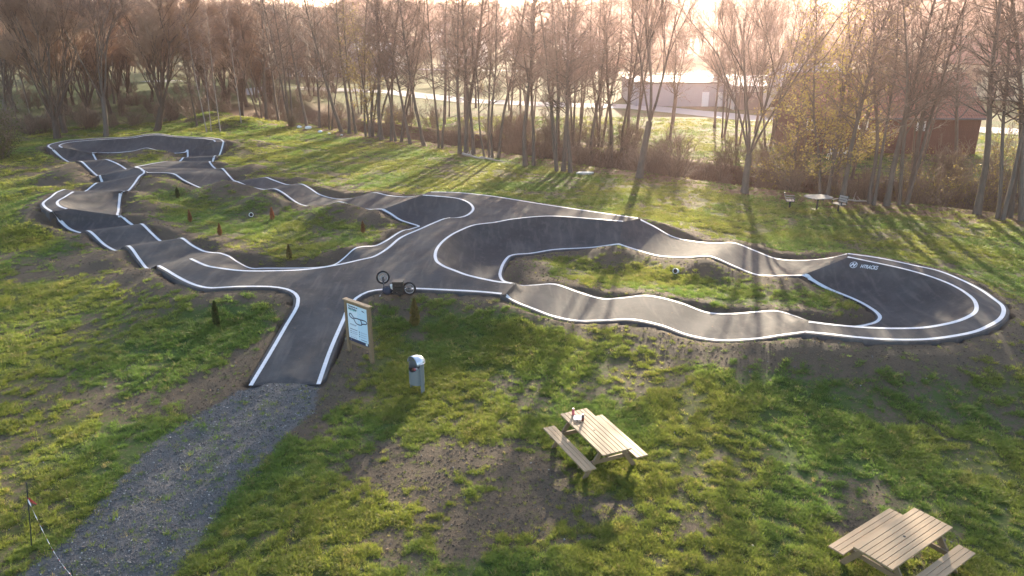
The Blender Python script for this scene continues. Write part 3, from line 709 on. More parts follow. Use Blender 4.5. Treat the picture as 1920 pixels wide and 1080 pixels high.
for i in range(3): PR['clump%d' % i] = alder(40 + i, 14.5, 2 + i % 2, nl=50, w=.0115, start=.32).meshes('alder_clump', m_alder, m_twig)
for i in range(3): PR['leafy%d' % i] = alder(50 + i, 15.5, 1 + i % 2, leafy=.95, nl=52, lat=3.2, start=.12).meshes('leafy_alder', m_alder, m_twig, m_leaf)
for i in range(4): PR['willow%d' % i] = willow(60 + i, 13, 6 + i % 2, dens=.95).meshes('willow', m_willow, m_wtwig)
for i in range(2): PR['fork%d' % i] = willow(72 + i, 14.5, 4 + i, spread=.32 + .2 * i, dens=.42, low=.26 - .1 * i, w=.010, rad=.23).meshes('forked_tree', m_alder, m_twig)
for i in range(2): PR['birch%d' % i] = birch(80 + i).meshes('birch', m_birch, m_btwig)
for i in range(4): PR['shrub%d' % i] = shrub(90 + i).meshes('shrub', m_alder, m_shrub)
PR['evergreen'] = shrub(98, 3.4, 26, .8, 1.).meshes('evergreen_shrub', m_alder, m_shrub, leaf_mat('evergreen_leaf', (.05, .075, .02), (.13, .13, .035), .3))
PR['leafshrub0'] = shrub(99, 3.6, 22, .9, .5).meshes('leafy_shrub', m_alder, m_shrub, m_leaf)
def plant(name, key, loc, s=1., rz=None, tilt=(0, 0), label='', cat='tree', group=None, sz=None):
    rz = rnd.uniform(0, 6.28) if rz is None else rz
    o = empty(name, loc, 0, label=label, cat=cat, group=group); o.rotation_euler = (tilt[0], tilt[1], rz); o.scale = (s, s, s * (sz or 1))
    tm, cm = PR[key]; a = link('trunk' if cat == 'tree' else 'stem', tm, None, o); b = link('crown' if cat == 'tree' else 'twigs', cm, None, o)
    return o
# the front row, tree by tree, from the left of the photo to the right
def kind_word(key): return {'w': 'spreading bare', 'a': 'slim dark bare', 'b': 'white stemmed', 'f': 'forked bare', 'c': 'many stemmed bare', 'l': 'yellow leaved', 's': 'leafless', 'e': 'green'}[key[0]]
def zone_far(x, y):
    px = 960 + FPX * x / max(y, 1)
    return 'behind the white glint blocks' if px < 640 else 'behind the sunlit stripes of grass' if px < 820 else 'behind the pale fallen logs' if px < 1010 else 'near the pale slab' if px < 1150 else 'near the lone pale forked tree' if px < 1300 else 'left of the octagonal table' if px < 1480 else 'below the left part of the barn' if px < 1660 else 'below the right part of the barn' if px < 1800 else 'at the right edge'
def zone_grove(x, y):
    px = 960 + FPX * x / max(y, 1); d = 'close' if y < 105 else 'farther' if y < 140 else 'deep'
    return d + ' behind the ' + ('left end' if px < 150 else 'left half' if px < 260 else 'middle' if px < 340 else 'right end' if px < 430 else 'grassy mound right') + ' of the far turn'
place = [
 ('willow_tree','willow0',108,262,.95,'big dark bare tree with many upright limbs behind the far turn',0),
 ('willow_tree','willow1',122,250,.85,'thick bare tree just behind the big many-limbed tree at the far left turn',0),
 ('willow_tree','willow2',294,246,.98,'tall round-crowned bare tree with orange twigs behind the far turn',0),
 ('willow_tree','willow3',172,228,.8,'bare tree standing back between the two big crowns at the left',0),
 ('bare_tree','fork0',198,257,.95,'grey trunked bare tree close behind the far turn',0),
 ('bare_tree','fork1',20,236,1.0,'bare spreading tree at the left edge of the photo',0),
 ('bare_tree','alder1',370,236,.72,'slim dark tree left of the white birches behind the far turn',0),
 ('birch_tree','birch0',388,249,1.05,'left white stemmed birch behind the right end of the far curved turn',0),
 ('birch_tree','birch1',396,247,.95,'thin white birch second of the small birch group behind the far turn',.0),
 ('birch_tree','birch0',413,244,1.0,'third white birch of the small group behind the far turn',0),
 ('birch_tree','birch1',452,228,1.1,'lone white birch beside the small grassy mound',0),
]
bases = [(486,222),(500,226),(523,228),(548,236),(575,238),(600,240),(622,243),(640,247),(655,251),(668,252),(688,257),(702,258),(716,262),(734,264),(748,266),(770,270),(795,273),(822,279),(862,289),(874,289),(888,290),(915,296),(930,298),(985,311),(1000,312),(1046,322),(1056,322),(1070,324)]
for k, (x, y) in enumerate(bases):
    key = ('clump0','alder0','alder3','clump1','alder1','alder2','clump2','alder4','alder0','alder3','clump0')[k % 11]
    place.append(('alder_tree', key, x, y, rnd.uniform(.95, 1.2), None, k))
place += [
 ('bare_tree','fork0',1198,334,1.02,'lone pale forked tree standing on the bank right of the dense row',0),
 ('bare_tree','fork1',1396,362,.93,'bare tree with a crooked low fork left of the table with separate seats',0),
 ('leafy_alder','leafy0',1478,352,.85,'small leafy alder behind the left seat of the table by the creek',0),
 ('leafy_alder','leafy1',1546,371,1.02,'tall alder with yellow leaves right behind the slatted table by the creek',0),
 ('leafy_alder','leafy2',1566,368,.95,'leafy alder leaning behind the right seat by the creek',0),
 ('alder_tree','alder2',1578,378,1.08,'alder leaning right, just behind the right seat by the creek',0),
 ('alder_clump','clump0',1640,384,1.08,'alder clump with leaning stems in front of the brown barn window',0),
 ('alder_tree','alder4',1662,386,1.12,'straight alder in front of the middle of the brown barn',0),
 ('alder_clump','clump1',1690,384,1.12,'dark forked alder in front of the right part of the tiled roof',0),
 ('alder_tree','alder0',1832,402,1.1,'dark alder left of the thick clump at the right edge',0),
 ('alder_clump','clump2',1866,412,1.2,'thick dark alder clump at the right edge of the photo',0),
 ('alder_tree','alder3',1893,408,1.1,'alder between the thick clump and the right edge',0),
 ('alder_tree','alder1',1918,415,1.15,'alder cut by the right edge of the photo',0),
]
words = ['leftmost', 'second', 'third', 'fourth', 'fifth', 'sixth', 'seventh', 'eighth', 'ninth', 'tenth']
for (nm, key, x, y, s, lab, k) in place:
    q = at_g(x, y)
    g = None
    if lab is None:
        g = 'alders of the front row along the creek'
        if k < 10: lab = words[k] + ' alder trunk of the dense front row, counted from the white birches'
        elif k < 18: lab = words[k - 10] + ' alder of the middle stretch of the front row, behind the sunlit stripes of grass'
        else: lab = words[k - 18] + ' alder of the right stretch of the front row, above the dark creek bank'
    plant(nm, key, q, s, label=lab, group=g, tilt=(rnd.gauss(0, .06), rnd.gauss(0, .06)) if 'birch' not in nm else (rnd.gauss(0, .02), rnd.gauss(0, .02)))
# second row beyond the creek, thinner to the right
def along(tt, off):
    P_ = TREELINE[2:9]; L = [math.hypot(b[0] - a[0], b[1] - a[1]) for a, b in zip(P_[:-1], P_[1:])]; s = tt * sum(L)
    for (a, b), l in zip(zip(P_[:-1], P_[1:]), L):
        if s <= l: break
        s -= l
    dx, dy = (b[0] - a[0]) / l, (b[1] - a[1]) / l
    return a[0] + dx * s - dy * off, a[1] + dy * s + dx * off
for k in range(30):
    tt = (k + rnd.random()) / 30
    x, y = along(tt, rnd.uniform(7.5, 15))
    if 1190 < 960 + FPX * x / y < 1475 or (k % 2 and tt < .5): continue
    plant('alder_tree', rnd.choice(['alder0','alder1','alder2','alder3','alder4','clump0','clump1'] if tt < .6 else ['alder0','alder2','clump1','leafy0','leafy2']), (x, y, gz(x, y)), rnd.uniform(.7, 1.0), label='slender tree across the creek ' + zone_far(x, y), group='bare trees on the far side of the creek')
for k in range(20):
    tt = .12 + .48 * (k + rnd.random()) / 20; x, y = along(tt, rnd.uniform(15, 30))
    plant('alder_tree', rnd.choice(['alder0','alder1','alder2','alder3','alder4','clump0','clump1']), (x, y, gz(x, y)), rnd.uniform(.75, 1.0), label='slender tree across the creek ' + zone_far(x, y), group='bare trees on the far side of the creek')
for (px, Y) in ((1085, 66), (1110, 62), (1128, 68), (1152, 63), (1050, 69), (1180, 72)):  # extra trees added on the sun's path to shade the bin and board
    x = (px - 960) / FPX * Y * .97; plant('alder_tree', rnd.choice(['alder0', 'alder3', 'clump0', 'clump1']), (x, Y, gz(x, Y)), rnd.uniform(.95, 1.1), label='slim tree added for shade across the creek between the dense row and the lone forked tree', group='bare trees on the far side of the creek')
# shrubs along the creek
for k in range(215):
    tt = .06 + .94 * (k + rnd.random()) / 215; off = rnd.uniform(.3, 10.5)
    if tt < .36 and rnd.random() < .6: continue
    if .62 < tt < .74 and off > 4 and rnd.random() < .5: continue
    x, y = along(tt, off)
    key = rnd.choice(['shrub0','shrub1','shrub2','shrub3']); 
    if tt > .7 and rnd.random() < .45: key = 'leafshrub0'
    plant('shrub', key, (x, y, gz(x, y)), rnd.uniform(.6, 1.25) * (.8 if off < 2 else 1), label=('leafy' if key[0] == 'l' else 'bare brown') + ' shrub of the creek brushwood ' + zone_far(x, y), cat='shrub', group='brushwood along the creek')
# the grove at the left
k = 0
while k < 150:
    x = rnd.uniform(-105, -27); y = rnd.uniform(88, 190)
    if x < -50 and rnd.random() < .3: y = rnd.uniform(74, 110)
    d = math.hypot(x, y)
    if x / y < -.78 or x / y > -.22 or (y < 100 and -.47 < x / y < -.42): continue
    key = rnd.choice(['willow0','willow1','willow2','willow3','alder0','alder2','willow2','birch0','birch1','fork0'])
    plant('grove_tree', key, (x, y, gz(x, y)), rnd.uniform(.52, .85), label=kind_word(key) + ' grove tree ' + zone_grove(x, y), group='bare trees of the grove at the left'); k += 1
for k in range(110):
    x = rnd.uniform(-70, -27); y = rnd.uniform(72, 125)
    if x / y < -.74 or math.hypot(x + 30, y - 61) < 14 : continue
    plant('shrub', 'shrub%d' % rnd.randint(0, 3), (x, y, gz(x, y)), rnd.uniform(.4, 1.0), label='low bare shrub ' + zone_grove(x, y), cat='shrub', group='undergrowth of the left grove')

for (x, y, s, lab) in ((4, 296, 1.25, 'olive green bush at the left edge beside the far curved turn'), (-40, 270, 1.5, 'tall evergreen bush just outside the left edge of the photo'), (548, 239, .55, 'small yellow green bush at the creek beside the white glint blocks')):
    q = at_g(x, y); plant('bush', 'evergreen', q, s, label=lab, cat='shrub')
plant('leafy_alder', 'leafy2', at_g(694, 257), .8, label='olive leaved alder in the middle of the dense front row')
# ------------------------------------------------------------------ buildings beyond the creek
def cladding(name, a, b, freq=6., axis='X', rough=.7, bumpd=.03, metal=0):
    m, t, p = newmat(name); co = obj_co(t)
    wv = t.nodes.new('ShaderNodeTexWave'); wv.bands_direction = axis; wv.inputs['Scale'].default_value = freq; wv.inputs['Distortion'].default_value = .15; t.links.new(co, wv.inputs[0])
    f = noise_(t, 1.6, 5, .7, co); c = mixc(t, f, a, b); c = mixc(t, ramp(t, wv.outputs['Fac'], 0, .25, .35, 0), c, tuple(x * .4 for x in a))
    t.links.new(c, p.inputs['Base Color']); p.inputs['Roughness'].default_value = rough; p.inputs['Metallic'].default_value = metal; bump(t, p, wv.outputs['Fac'], .5, bumpd); return m
m_tile = simple('roof_tile', (.30, .13, .085), .75, var=.45, scale=3); m_barn = simple('barn_board', (.105, .040, .026), .8, var=.4, scale=5); m_barn_in = simple('dark_gap', (.03, .02, .017), .9)
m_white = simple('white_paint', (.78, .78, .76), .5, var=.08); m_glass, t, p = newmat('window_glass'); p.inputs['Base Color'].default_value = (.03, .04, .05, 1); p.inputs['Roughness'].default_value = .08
m_metalroof = cladding('ribbed_metal_roof', (.30, .29, .34), (.38, .37, .42), 3.2, rough=.45); m_hall = cladding('hall_cladding', (.26, .27, .31), (.34, .35, .39), 2.4, rough=.5)
m_plaster = simple('plaster', (.62, .58, .52), .85, var=.12, scale=1); m_plaster2 = simple('yellow_plaster', (.60, .50, .34), .85, var=.12, scale=1); m_slate = simple('slate', (.09, .085, .09), .7, var=.3, scale=2); m_redroof = simple('red_roof', (.24, .10, .07), .8, var=.3, scale=2)
m_concrete = simple('concrete', (.36, .35, .33), .85, var=.2, scale=3)

def gable(mb, L, Wd, h, ov=.3):
    return mb
# long brown barn: gable roof, ridge parallel to the wall that faces the track
b0 = at_g(1545, 283); bl = at_y(1548, 280, 66)
BY = 64.0; BX0 = (1520 - 960) / FPX * BY * .97; BX1 = (1848 - 960) / FPX * BY * .97
BL = BX1 - BX0; bz = gz((BX0 + BX1) / 2, BY) - .05; hw = 3.3; dep = 9.0; rid = 2.9
barn = empty('barn', ((BX0 + BX1) / 2, BY, bz), R(-2), label='long dark brown barn with a tiled roof behind the alders', cat='barn')
wall = MB()
wall.box((0, dep / 2, hw / 2 + .1), (BL, dep - .1, hw - .2))
wo_ = wall.build('wall', m_barn_in, barn)
nb_ = 92; pw = BL / nb_
plank_me = MB().box((0, 0, 0), (pw - .018, .03, hw)).build('plank', m_barn, barn, bevel=.004)
for k in range(nb_):
    o = plank_me if k == 0 else plank_me.copy()
    if k: COL.objects.link(o)
    o.location = (-BL / 2 + pw * (k + .5), -.02 + rnd.uniform(-.006, .006), hw / 2 + rnd.uniform(-.02, .02))
for sx in (-1, 1):
    g = MB(); g.add([(sx * (BL / 2 + .012), 0, 0), (sx * (BL / 2 + .012), dep, 0), (sx * (BL / 2 + .012), dep, hw), (sx * (BL / 2 + .012), dep / 2, hw + rid), (sx * (BL / 2 + .012), 0, hw)], [(0, 1, 2, 3, 4)]); 
    g.add([(sx * (BL / 2 - .05), 0, 0), (sx * (BL / 2 - .05), dep, 0), (sx * (BL / 2 - .05), dep, hw), (sx * (BL / 2 - .05), dep / 2, hw + rid), (sx * (BL / 2 - .05), 0, hw)], [(4, 3, 2, 1, 0)]); g.build('gable_wall', m_barn, barn)
roof = MB(); ov = .55; sl = math.atan2(rid, dep / 2)
for sy in (-1, 1):
    c0 = Vector((0, dep / 2 + sy * (dep / 4 + ov / 2), hw + rid / 2 - ov / 2 * math.tan(sl) + .05)); M = Matrix.Rotation(-sy * sl, 3, 'X')
    roof.box(c0, (BL + .8, (dep / 2 + ov) / math.cos(sl), .10), M=M)
rf = roof.build('roof', m_barn_in, barn)
# tiles of the side that is seen, real courses of curved tiles
tv = MB(); nx, ny = 74, 17; tw = (BL + .8) / nx; tl_ = (dep / 2 + ov) / math.cos(sl) / ny
ez = hw - ov * math.tan(sl) + .12
for j in range(ny):
    for i in range(nx):
        x = -(BL + .8) / 2 + tw * (i + .5); s0 = j * tl_; y0 = -ov + s0 * math.cos(sl); z0 = ez + s0 * math.sin(sl) + rnd.uniform(-.008, .008)
        y1 = y0 + tl_ * 1.1 * math.cos(sl); z1 = z0 + tl_ * 1.1 * math.sin(sl) - .03; a = tw * .47
        tv.add([(x - a, y0, z0 + .035), (x - a * .3, y0, z0 + .095), (x + a * .4, y0, z0 + .085), (x + a, y0, z0 + .03), (x - a, y1, z1 + .02), (x - a * .3, y1, z1 + .07), (x + a * .4, y1, z1 + .065), (x + a, y1, z1 + .015)],
               [(0, 1, 5, 4), (1, 2, 6, 5), (2, 3, 7, 6), (0, 3, 2, 1)])
to = tv.build('roof_tiles', m_tile, rf); to['kind'] = 'stuff'
rc = MB().tube([(-(BL + .8) / 2, dep / 2, hw + rid + .16), ((BL + .8) / 2, dep / 2, hw + rid + .16)], .13, 8).build('ridge_cap', m_tile, rf)
gt = MB().tube([(-(BL + .8) / 2, -ov - .08, ez - .02), ((BL + .8) / 2, -ov - .08, ez - .02)], .08, 8).build('gutter', m_slate, barn)
def window(parent, x, z, w, h, y=-.06, fm=None):
    fr = MB(); t_ = .11
    fr.box((x - w / 2, y, z), (t_, .08, h + t_)).box((x + w / 2, y, z), (t_, .08, h + t_)).box((x, y, z + h / 2), (w - t_, .08, t_)).box((x, y, z - h / 2), (w - t_, .08, t_)).box((x, y + .01, z), (.06, .05, h - t_))
    f = fr.build('window', fm or m_white, parent); MB().box((x, y + .035, z), (w - .12, .02, h - .12)).build('pane', m_glass, f); return f
def bx(px): return (px - 1684) / (1848 - 1520) * BL
for px in (1628,): window(barn, bx(px), 2.55, .75, .8)
window(barn, bx(1531), 2.5, .7, .9); window(barn, bx(1737), 2.4, .6, .7)
MB().box((bx(1690), -.07, 1.25), (2.6, .05, 2.4)).build('sliding_door', m_barn, barn)
# white garden things in front of the barn
ch = MB(); 
def chair(loc, rz, lab, mat):
    r_ = empty('garden_chair', loc, rz, label=lab, cat='chair', group='white garden seats in front of the barn')
    MB().box((0, 0, .44), (.48, .48, .04)).build('seat', mat, r_, bevel=.01); MB().box((0, .23, .70), (.46, .035, .46), M=Matrix.Rotation(R(-10), 3, 'X')).build('backrest', mat, r_, bevel=.01)
    for sx in (-1, 1):
        for sy in (-1, 1): MB().beam((sx * .2, sy * .2, .42), (sx * .24, sy * .24, 0), .04, .04).build('leg', mat, r_)
    return r_
for i, (px, w_) in enumerate(((1578, 'left'), (1594, 'middle'), (1606, 'right'))):
    y = BY - 2.6 + .3 * i; x = (px - 960) / FPX * y * .965
    chair((x, y, gz(x, y)), rnd.uniform(2.6, 3.6), w_ + ' white garden seat standing in front of the brown barn', m_white)
# flat hall with pale cladding, and the ribbed roofs beside it
def hall(name, x0, x1, y, z0, h, d, mw, mr, lab, pitch=.0, openings=()):
    r_ = empty(name, ((x0 + x1) / 2, y, z0), 0, label=lab, cat='hall'); L = x1 - x0
    MB().box((0, d / 2, h / 2), (L, d, h)).build('wall', mw, r_)
    if pitch:
        rr = MB(); n = d / 2 + .4; a = math.atan2(pitch, n)
        for sy in (-1, 1): rr.box((0, d / 2 + sy * n / 2, h + pitch / 2 + .06), (L + .8, n / math.cos(a), .14), M=Matrix.Rotation(-sy * a, 3, 'X'))
        rr.add([(-L / 2 + .01, .0, h), (-L / 2 + .01, d, h), (-L / 2 + .01, d / 2, h + pitch)], [(0, 1, 2)]).add([(L / 2 - .01, 0, h), (L / 2 - .01, d, h), (L / 2 - .01, d / 2, h + pitch)], [(2, 1, 0)])
        rr.build('roof', mr, r_)
    else:
        MB().box((0, d / 2, h + .12), (L + .5, d + .5, .24)).build('roof', mr, r_)
    for (fx_, w, hh) in openings:
        MB().box((-L / 2 + fx_ * L, -.04, hh / 2), (w, .08, hh)).build('gate', m_white if rnd.random() < .5 else m_slate, r_)
    return r_
def wx(px, Y): return (px - 960) / FPX * Y * (cP + 0.0) * 1.0
def xat(px, py, Y): return at_y(px, py, Y)[0]
def zat(px, py, Y): return at_y(px, py, Y)[2]
Y = 104; hall('flat_hall', xat(1192, 195, Y), xat(1372, 195, Y), Y, gz(xat(1280, 195, Y), Y), zat(1280, 157, Y) - gz(xat(1280, 195, Y), Y), 14, m_hall, m_slate, 'pale blue grey flat-roofed hall behind the lone forked tree', openings=((.72, .9, 1.9), (.86, .9, 1.9)))
Y = 100; hall('ribbed_hall', xat(1376, 190, Y), xat(1505, 190, Y), Y, gz(xat(1440, 190, Y), Y), 2.9, 12, m_plaster, m_metalroof, 'low hall with white gates beside the pale flat hall', 1.0, ((.08, 1.2, 2.2), (.28, 2.4, 2.3)))
Y = 92; hall('shed', xat(1498, 185, Y), xat(1592, 185, Y), Y, gz(xat(1540, 185, Y), Y), 3.6, 12, m_hall, m_metalroof, 'shed with a lilac grey ribbed roof left of the tiled barn', 2.2)
Y = 168; hall('grey_hall', xat(538, 140, Y), xat(742, 140, Y), Y, gz(xat(640, 140, Y), Y) - .2, 5.2, 26, m_hall, m_metalroof, 'long grey hall seen through the left trunks of the front row', 1.6, ((.2, 2.5, 2.6), (.6, 2.5, 2.6)))
# houses of the town
hn = 0
def house(x, y, w, d, h, rz, mw, mr, lab, steep=.9):
    z = gz(x, y) - .3; r_ = empty('house', (x, y, z), rz, label=lab, cat='house', group='houses of the far town')
    hh = d / 2 * steep; b = MB().box((0, 0, h / 2), (w, d, h))
    b.add([(-w / 2, -d / 2, h), (-w / 2, d / 2, h), (-w / 2, 0, h + hh)], [(2, 1, 0)]).add([(w / 2, -d / 2, h), (w / 2, d / 2, h), (w / 2, 0, h + hh)], [(0, 1, 2)]); b.build('wall', mw, r_)
    a = math.atan2(hh, d / 2); rr = MB()
    for s in (-1, 1): rr.box((0, s * (d / 4 + .2), h + hh / 2 - .2 * math.tan(a) + .1), (w + .7, (d / 2 + .5) / math.cos(a), .2), M=Matrix.Rotation(-s * a, 3, 'X'))
    ro = rr.build('roof', mr, r_); MB().box((w * .2, d * .12, h + hh * .95), (.6, .6, 1.6)).build('chimney', m_redroof, ro)
    for fl_ in range(max(1, int(h // 2.7))):
        for k in range(int(w // 2.4)):
            xx = -w / 2 + 1.3 + k * 2.4; MB().box((xx, -d / 2 - .03, 1.5 + 2.7 * fl_), (1.0, .08, 1.2)).build('window', m_glass, r_)
    return r_
hs = [(560,82,230,13,'white house with a dark roof at the left of the town'),(610,90,200,11,'yellowish house between the trunks left of the grey hall roof'),(690,70,280,12,'white house above the grey hall'),(760,78,250,10,'small white house right above the grey hall'),
      (820,62,330,14,'broad house with a red roof in the middle of the town'),(870,88,215,11,'pale house near the field edge'),(930,66,320,13,'white house below the church spire'),(985,75,270,11,'cream house right of the church spire'),
      (1040,60,360,13,'house with a dark roof below the wooded rise'),(1090,82,240,10,'small pale house at the right end of the town'),(440,70,300,12,'house half hidden by the left grove'),(505,64,340,12,'white house over the thin trees left of the front row'),
      (1760,122,150,12,'house with a grey roof beyond the barn'),(1860,150,118,12,'pale house behind the alders at the right edge'),(720,46,460,14,'far white house high in the town'),(860,48,450,14,'far house close to the church')]
for (px, py, Y, w, lab) in hs:
    x = xat(px, py, Y); house(x, Y, w, 9, rnd.choice([3.2, 5.6, 5.6]), rnd.uniform(-.6, .6), rnd.choice([m_plaster, m_plaster2, m_plaster]), rnd.choice([m_slate, m_redroof, m_redroof]), lab, rnd.uniform(.7, 1.0))
Y = 520; x = xat(881, 45, Y); chz = gz(x, Y)
ch_ = empty('church', (x, Y, chz), .3, label='church with a slim pointed spire over the town', cat='church')
tz = zat(881, 6, Y) - chz
MB().box((0, 0, tz * .28), (6, 6, tz * .56)).build('tower', m_plaster, ch_)
sp_ = MB(); sp_.add([(-3.2, -3.2, tz * .56), (3.2, -3.2, tz * .56), (3.2, 3.2, tz * .56), (-3.2, 3.2, tz * .56), (0, 0, tz)], [(0, 1, 4), (1, 2, 4), (2, 3, 4), (3, 0, 4)]); sp_.build('spire', m_slate, ch_)
b = MB().box((-14, 0, 5), (20, 11, 10)); b.add([(-24, -6, 10), (-4, -6, 10), (-4, 6, 10), (-24, 6, 10), (-24, 0, 17), (-4, 0, 17)], [(0, 1, 5, 4), (2, 3, 4, 5), (3, 0, 4), (1, 2, 5)]); b.build('nave', m_plaster, ch_)
# road beyond the fields
m_road = simple('far_road', (.30, .29, .27), .8, var=.15, scale=.5, co='pos')
def strip(name, pts, w, mat, lift=.06):
    P3 = []
    for a, b in zip(pts[:-1], pts[1:]):
        L = math.hypot(b[0] - a[0], b[1] - a[1]); n = max(2, int(L / 4))
        for i in range(n): P3.append((a[0] + (b[0] - a[0]) * i / n, a[1] + (b[1] - a[1]) * i / n))
    P3.append(pts[-1]); v = []
    for i, q in enumerate(P3):
        a = P3[max(0, i - 1)]; b = P3[min(len(P3) - 1, i + 1)]; d = Vector((b[0] - a[0], b[1] - a[1])).normalized(); nn = (-d.y, d.x)
        for s in (-1, 1): X_, Y_ = q[0] + nn[0] * s * w / 2, q[1] + nn[1] * s * w / 2; v.append((X_, Y_, gz(X_, Y_) + lift))
    f = [(i * 2, i * 2 + 2, i * 2 + 3, i * 2 + 1) for i in range(len(P3) - 1)]; me = mesh(name, v, f); bm = bmesh.new(); bm.from_mesh(me); bm.normal_update()
    for q in bm.faces:
        if q.normal.z < 0: q.normal_flip()
    bm.to_mesh(me); bm.free(); o = link(name, me, mat); o['kind'] = 'structure'; return o
strip('road', [(-70, 150), (-20, 128), (xat(880, 178, 108), 112), (xat(1190, 182, 105), 103), (xat(1400, 205, 92), 90), (xat(1900, 220, 80), 78), (110, 60)], 5.5, m_road)
strip('road', [(-30, 200), (10, 190), (60, 170), (120, 150)], 5, m_road)
# trees among the fields and houses
k = 0; spots = []
for (px0, px1, Y0, Y1, n, s0) in ((380, 1150, 150, 210, 26, .6), (380, 1250, 230, 420, 70, .9), (850, 1200, 118, 128, 14, .28), (1150, 1920, 135, 160, 26, .45), (1180, 1920, 190, 380, 60, .8), (1100, 1900, 110, 116, 10, .3)):
    for i in range(n):
        Y = rnd.uniform(Y0, Y1); px = rnd.uniform(px0, px1); x = (px - 960) / FPX * Y * .98
        plant('valley_tree', rnd.choice(['willow0', 'willow1', 'willow2', 'willow3', 'fork0', 'alder1', 'leafy1']), (x, Y, gz(x, Y)), s0 * rnd.uniform(.7, 1.25), label='bare tree in the fields and gardens of the valley', group='bare trees in the valley')
# dark conifers on the skyline
def conifer_mesh(H=18, Rr=3.6, n=22, seed=1):
    r_ = random.Random(seed); v = []; q = []; tr = []
    for k in range(n):
        f = k / n; z = H * (.12 + .88 * f); rad = Rr * (1 - f) ** .85 + .25; m = 11
        for j in range(m):
            a = 6.283 * (j + r_.random()) / m; L = rad * r_.uniform(.7, 1.15); b = len(v); w = .55 * (1 - f) + .2
            c, s = math.cos(a), math.sin(a)
            v += [(-s * w * .4, c * w * .4, z + .5), (s * w * .4, -c * w * .4, z + .5), (c * L * .6 + s * w, s * L * .6 - c * w, z - .3), (c * L * .6 - s * w, s * L * .6 + c * w, z - .3), (c * L, s * L, z - L * .28)]
            q.append((b, b + 1, b + 2, b + 3)); tr.append((b + 3, b + 2, b + 4))
    return npmesh('conifer_crown', v, q, tr)
m_conif = leaf_mat('conifer_needles', (.018, .032, .014), (.05, .07, .03), .2)
cm = conifer_mesh(); cm.materials.append(m_conif); MBt = MB().tube([(0, 0, -.3), (0, 0, 17)], [.35, .05], 7); ct = mesh('conifer_trunk', MBt.v, MBt.f); ct.materials.append(m_willow); PR['conifer'] = (ct, cm)
for i, (px, py, Y, s) in enumerate(((1172, 0, 300, 1.0), (1188, 4, 305, .9), (1208, 8, 300, .8), (1228, -2, 310, 1.1), (1246, 0, 308, 1.05), (1262, 6, 315, .9), (1118, 14, 330, .8), (1135, 22, 340, .7), (1292, 14, 320, .7), (1325, 16, 330, .6))):
    x = xat(px, py, Y); s_ = max(.45, (zat(px, py, Y) - gz(x, Y)) / 18)
    plant('conifer', 'conifer', (x, Y, gz(x, Y)), s_, label='dark pointed conifer on the skyline near the sun', group='conifers on the skyline', cat='tree')
# far woods as one mass of bare trees
def gn_instances(name, pts, scl, rot, idx, objs, mat=None, tilt=None):
    """one object: points that carry instances of a few small meshes"""
    me = bpy.data.meshes.new(name); me.vertices.add(len(pts)); me.vertices.foreach_set('co', np.asarray(pts, np.float32).ravel())
    for nm, ty, arr in (('i_scale', 'FLOAT_VECTOR', scl), ('i_rot', 'FLOAT_VECTOR', rot), ('i_idx', 'INT', idx)):
        a = me.attributes.new(nm, ty, 'POINT')
        if ty == 'INT': a.data.foreach_set('value', np.asarray(arr, np.int32))
        else: a.data.foreach_set('vector', np.asarray(arr, np.float32).ravel())
    me.update(); o = bpy.data.objects.new(name, me); COL.objects.link(o)
    src = bpy.data.collections.new(name + '_kinds')
    for i, m_ in enumerate(objs):
        s = bpy.data.objects.new('%s_kind_%02d' % (name, i), m_); src.objects.link(s)
    ng = bpy.data.node_groups.new(name, 'GeometryNodeTree'); ng.interface.new_socket('Geometry', in_out='INPUT', socket_type='NodeSocketGeometry'); ng.interface.new_socket('Geometry', in_out='OUTPUT', socket_type='NodeSocketGeometry')
    gi = ng.nodes.new('NodeGroupInput'); go = ng.nodes.new('NodeGroupOutput'); ip = ng.nodes.new('GeometryNodeInstanceOnPoints'); ci = ng.nodes.new('GeometryNodeCollectionInfo')
    ci.inputs['Collection'].default_value = src; ci.inputs['Separate Children'].default_value = True; ci.inputs['Reset Children'].default_value = True
    def at_(nm, ty):
        n = ng.nodes.new('GeometryNodeInputNamedAttribute'); n.data_type = ty; n.inputs['Name'].default_value = nm; return n.outputs['Attribute']
    m2p = ng.nodes.new('GeometryNodeMeshToPoints')
    ng.links.new(gi.outputs[0], m2p.inputs[0]); ng.links.new(m2p.outputs[0], ip.inputs['Points']); ng.links.new(ci.outputs[0], ip.inputs['Instance']); ip.inputs['Pick Instance'].default_value = True
    ng.links.new(at_('i_idx', 'INT'), ip.inputs['Instance Index']); ng.links.new(at_('i_scale', 'FLOAT_VECTOR'), ip.inputs['Scale'])
    e2r = ng.nodes.new('FunctionNodeEulerToRotation'); ng.links.new(at_('i_rot', 'FLOAT_VECTOR'), e2r.inputs[0]); ng.links.new(e2r.outputs[0], ip.inputs['Rotation'])
    ng.links.new(ip.outputs[0], go.inputs[0]); md = o.modifiers.new('instances', 'NODES'); md.node_group = ng
    return o
def joined(a, b):
    bm = bmesh.new(); bm.from_mesh(a); n = len(bm.faces); bm.from_mesh(b)
    bm.faces.ensure_lookup_table()
    for f in bm.faces[n:]: f.material_index = 1
    me = bpy.data.meshes.new('wood_tree'); bm.to_mesh(me); bm.free(); me.materials.append(a.materials[0]); me.materials.append(b.materials[0]); return me
pts = []; tries = 0
while len(pts) < 2600 and tries < 60000:
    tries += 1; az_ = rnd.uniform(-37, 37); r_ = 260 + 1500 * rnd.random() ** 1.5; x = r_ * math.sin(R(az_)); y = r_ * math.cos(R(az_))
    wv_ = float(interp(wood_, x, y)[0]); 
    if rnd.random() < wv_ or (az_ < 6 and 420 < r_ < 560 and rnd.random() < .6): pts.append((x, y, gz(x, y) - .3))
